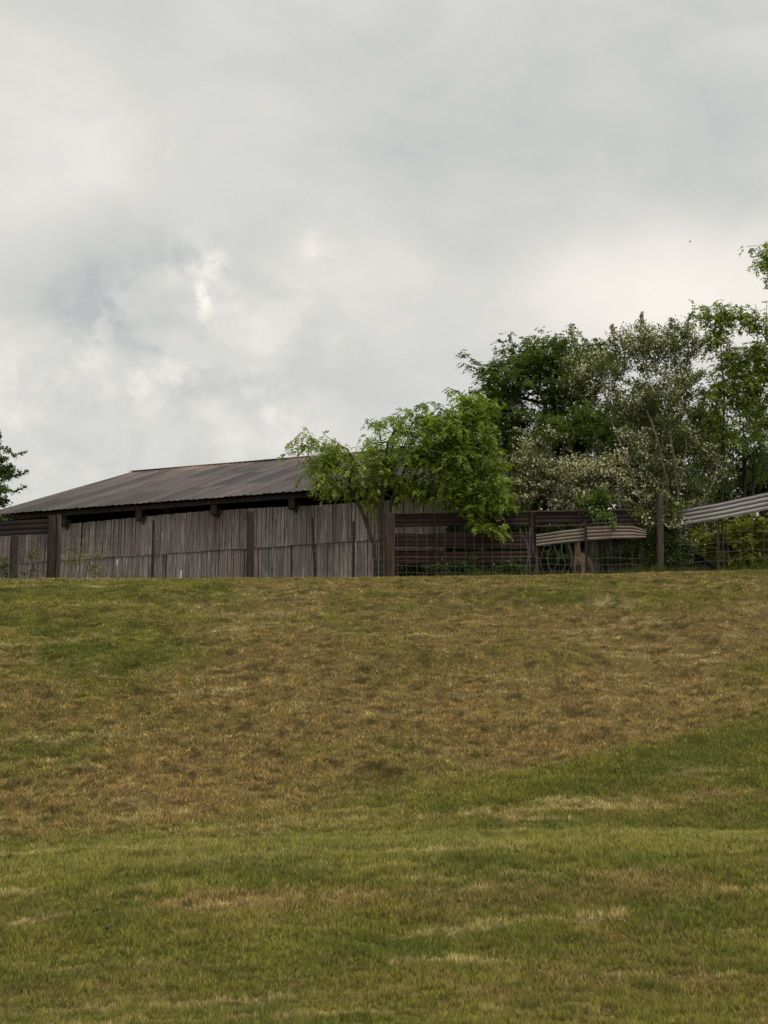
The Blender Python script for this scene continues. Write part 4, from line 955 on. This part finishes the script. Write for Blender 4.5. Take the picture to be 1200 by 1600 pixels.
edges = [(0, 1), (1, 2), (2, 3), (3, 4), (4, 5), (5, 6), (6, 7), (7, 8), (3, 9), (9, 10), (10, 11), (3, 12), (12, 13), (13, 14), (0, 15), (15, 16), (16, 17), (0, 18), (18, 19), (19, 20), (0, 21), (21, 22), (7, 23), (23, 24), (7, 25), (25, 26)]
me = bpy.data.meshes.new('body'); me.from_pydata(verts, edges, []); me.update()
bo = bpy.data.objects.new('body', me); link(bo, al)
sk = bo.modifiers.new('skin', 'SKIN'); 
for i_, r_ in enumerate(rad): me.skin_vertices[0].data[i_].radius = (r_, r_)
me.skin_vertices[0].data[0].use_root = True
sb = bo.modifiers.new('sub', 'SUBSURF'); sb.levels = 2; sb.render_levels = 2
dg = bpy.context.evaluated_depsgraph_get(); ev = bo.evaluated_get(dg); me2 = bpy.data.meshes.new_from_object(ev)
bo.modifiers.clear(); bo.data = me2; me2.materials.clear(); me2.materials.append(M['fleece'])
nv = len(me2.vertices); co = np.zeros(nv * 3); me2.vertices.foreach_get('co', co); co = co.reshape(-1, 3)
co += (np.stack([fbm(co[:, 0] * 9 + co[:, 2] * 7, co[:, 1] * 9 + k, 200 + k, 3) for k in range(3)], 1) - .5) * .045
me2.vertices.foreach_set('co', co.ravel()); a_ = me2.attributes.new('tint', 'FLOAT_COLOR', 'POINT'); cc = np.ones((nv, 4), np.float32)
face_ = (co[:, 1] < -.5) | (co[:, 2] < .12); cc[face_, :3] = .55; a_.data.foreach_set('color', cc.ravel())
me2.polygons.foreach_set('use_smooth', [True] * len(me2.polygons)); me2.update()
for s in (-1, 1):
    mb = MB(); mb.tube([(s * .075, -.49, 1.56), (s * .088, -.50, 1.56)], [.018, .010], 8); mb.build('eye', M['black'], al, smooth_=True)

# ------------------------------------------------------------------ bird and the dark speck in the grass
P = at(1078, 378, 150)
mb = MB(); mb.tube([P + Vector((-.11, 0, 0)), P + Vector((-.05, 0, .01)), P + Vector((.05, 0, .0)), P + Vector((.13, 0, -.01))], [.012, .035, .032, .01], 8)
for s in (-1, 1):
    mb.add([P + Vector((-.04, 0, .015)), P + Vector((.05, 0, .015)), P + Vector((.06, s * .16, .08)), P + Vector((.0, s * .30, .05)), P + Vector((-.04, s * .15, .09))], [(0, 1, 2, 4), (4, 2, 3)])
o = mb.build('bird', M['black'], org=P); o.location = P; tag(o, 'tiny dark bird flying in the sky above the blossom tree', 'bird')
x, y = (170 - 600) * 16.2 * 1.0 / F, 16.2
for _ in range(30):               # walk to the depth where the ground shows at photo row 1455
    z = gz(x, y); dep = y * CT + (z - CAMZ) * ST; row = 800 - F * (-y * ST + (z - CAMZ) * CT) / dep
    y += (row - 1455) * .012; x = (170 - 600) * dep / F
mb = MB(); c = Vector((x, y, gz(x, y) + .02))
mb.tube([Vector((-.04, 0, 0)), Vector((-.015, 0, .018)), Vector((.015, .01, .02)), Vector((.035, .01, .045))], [.008, .022, .018, .006], 7, jit=.4)
o = mb.build('bark_chip', M['black']); o.location = c; tag(o, 'small dark chip lying on the near lawn at lower left', 'bark chip')
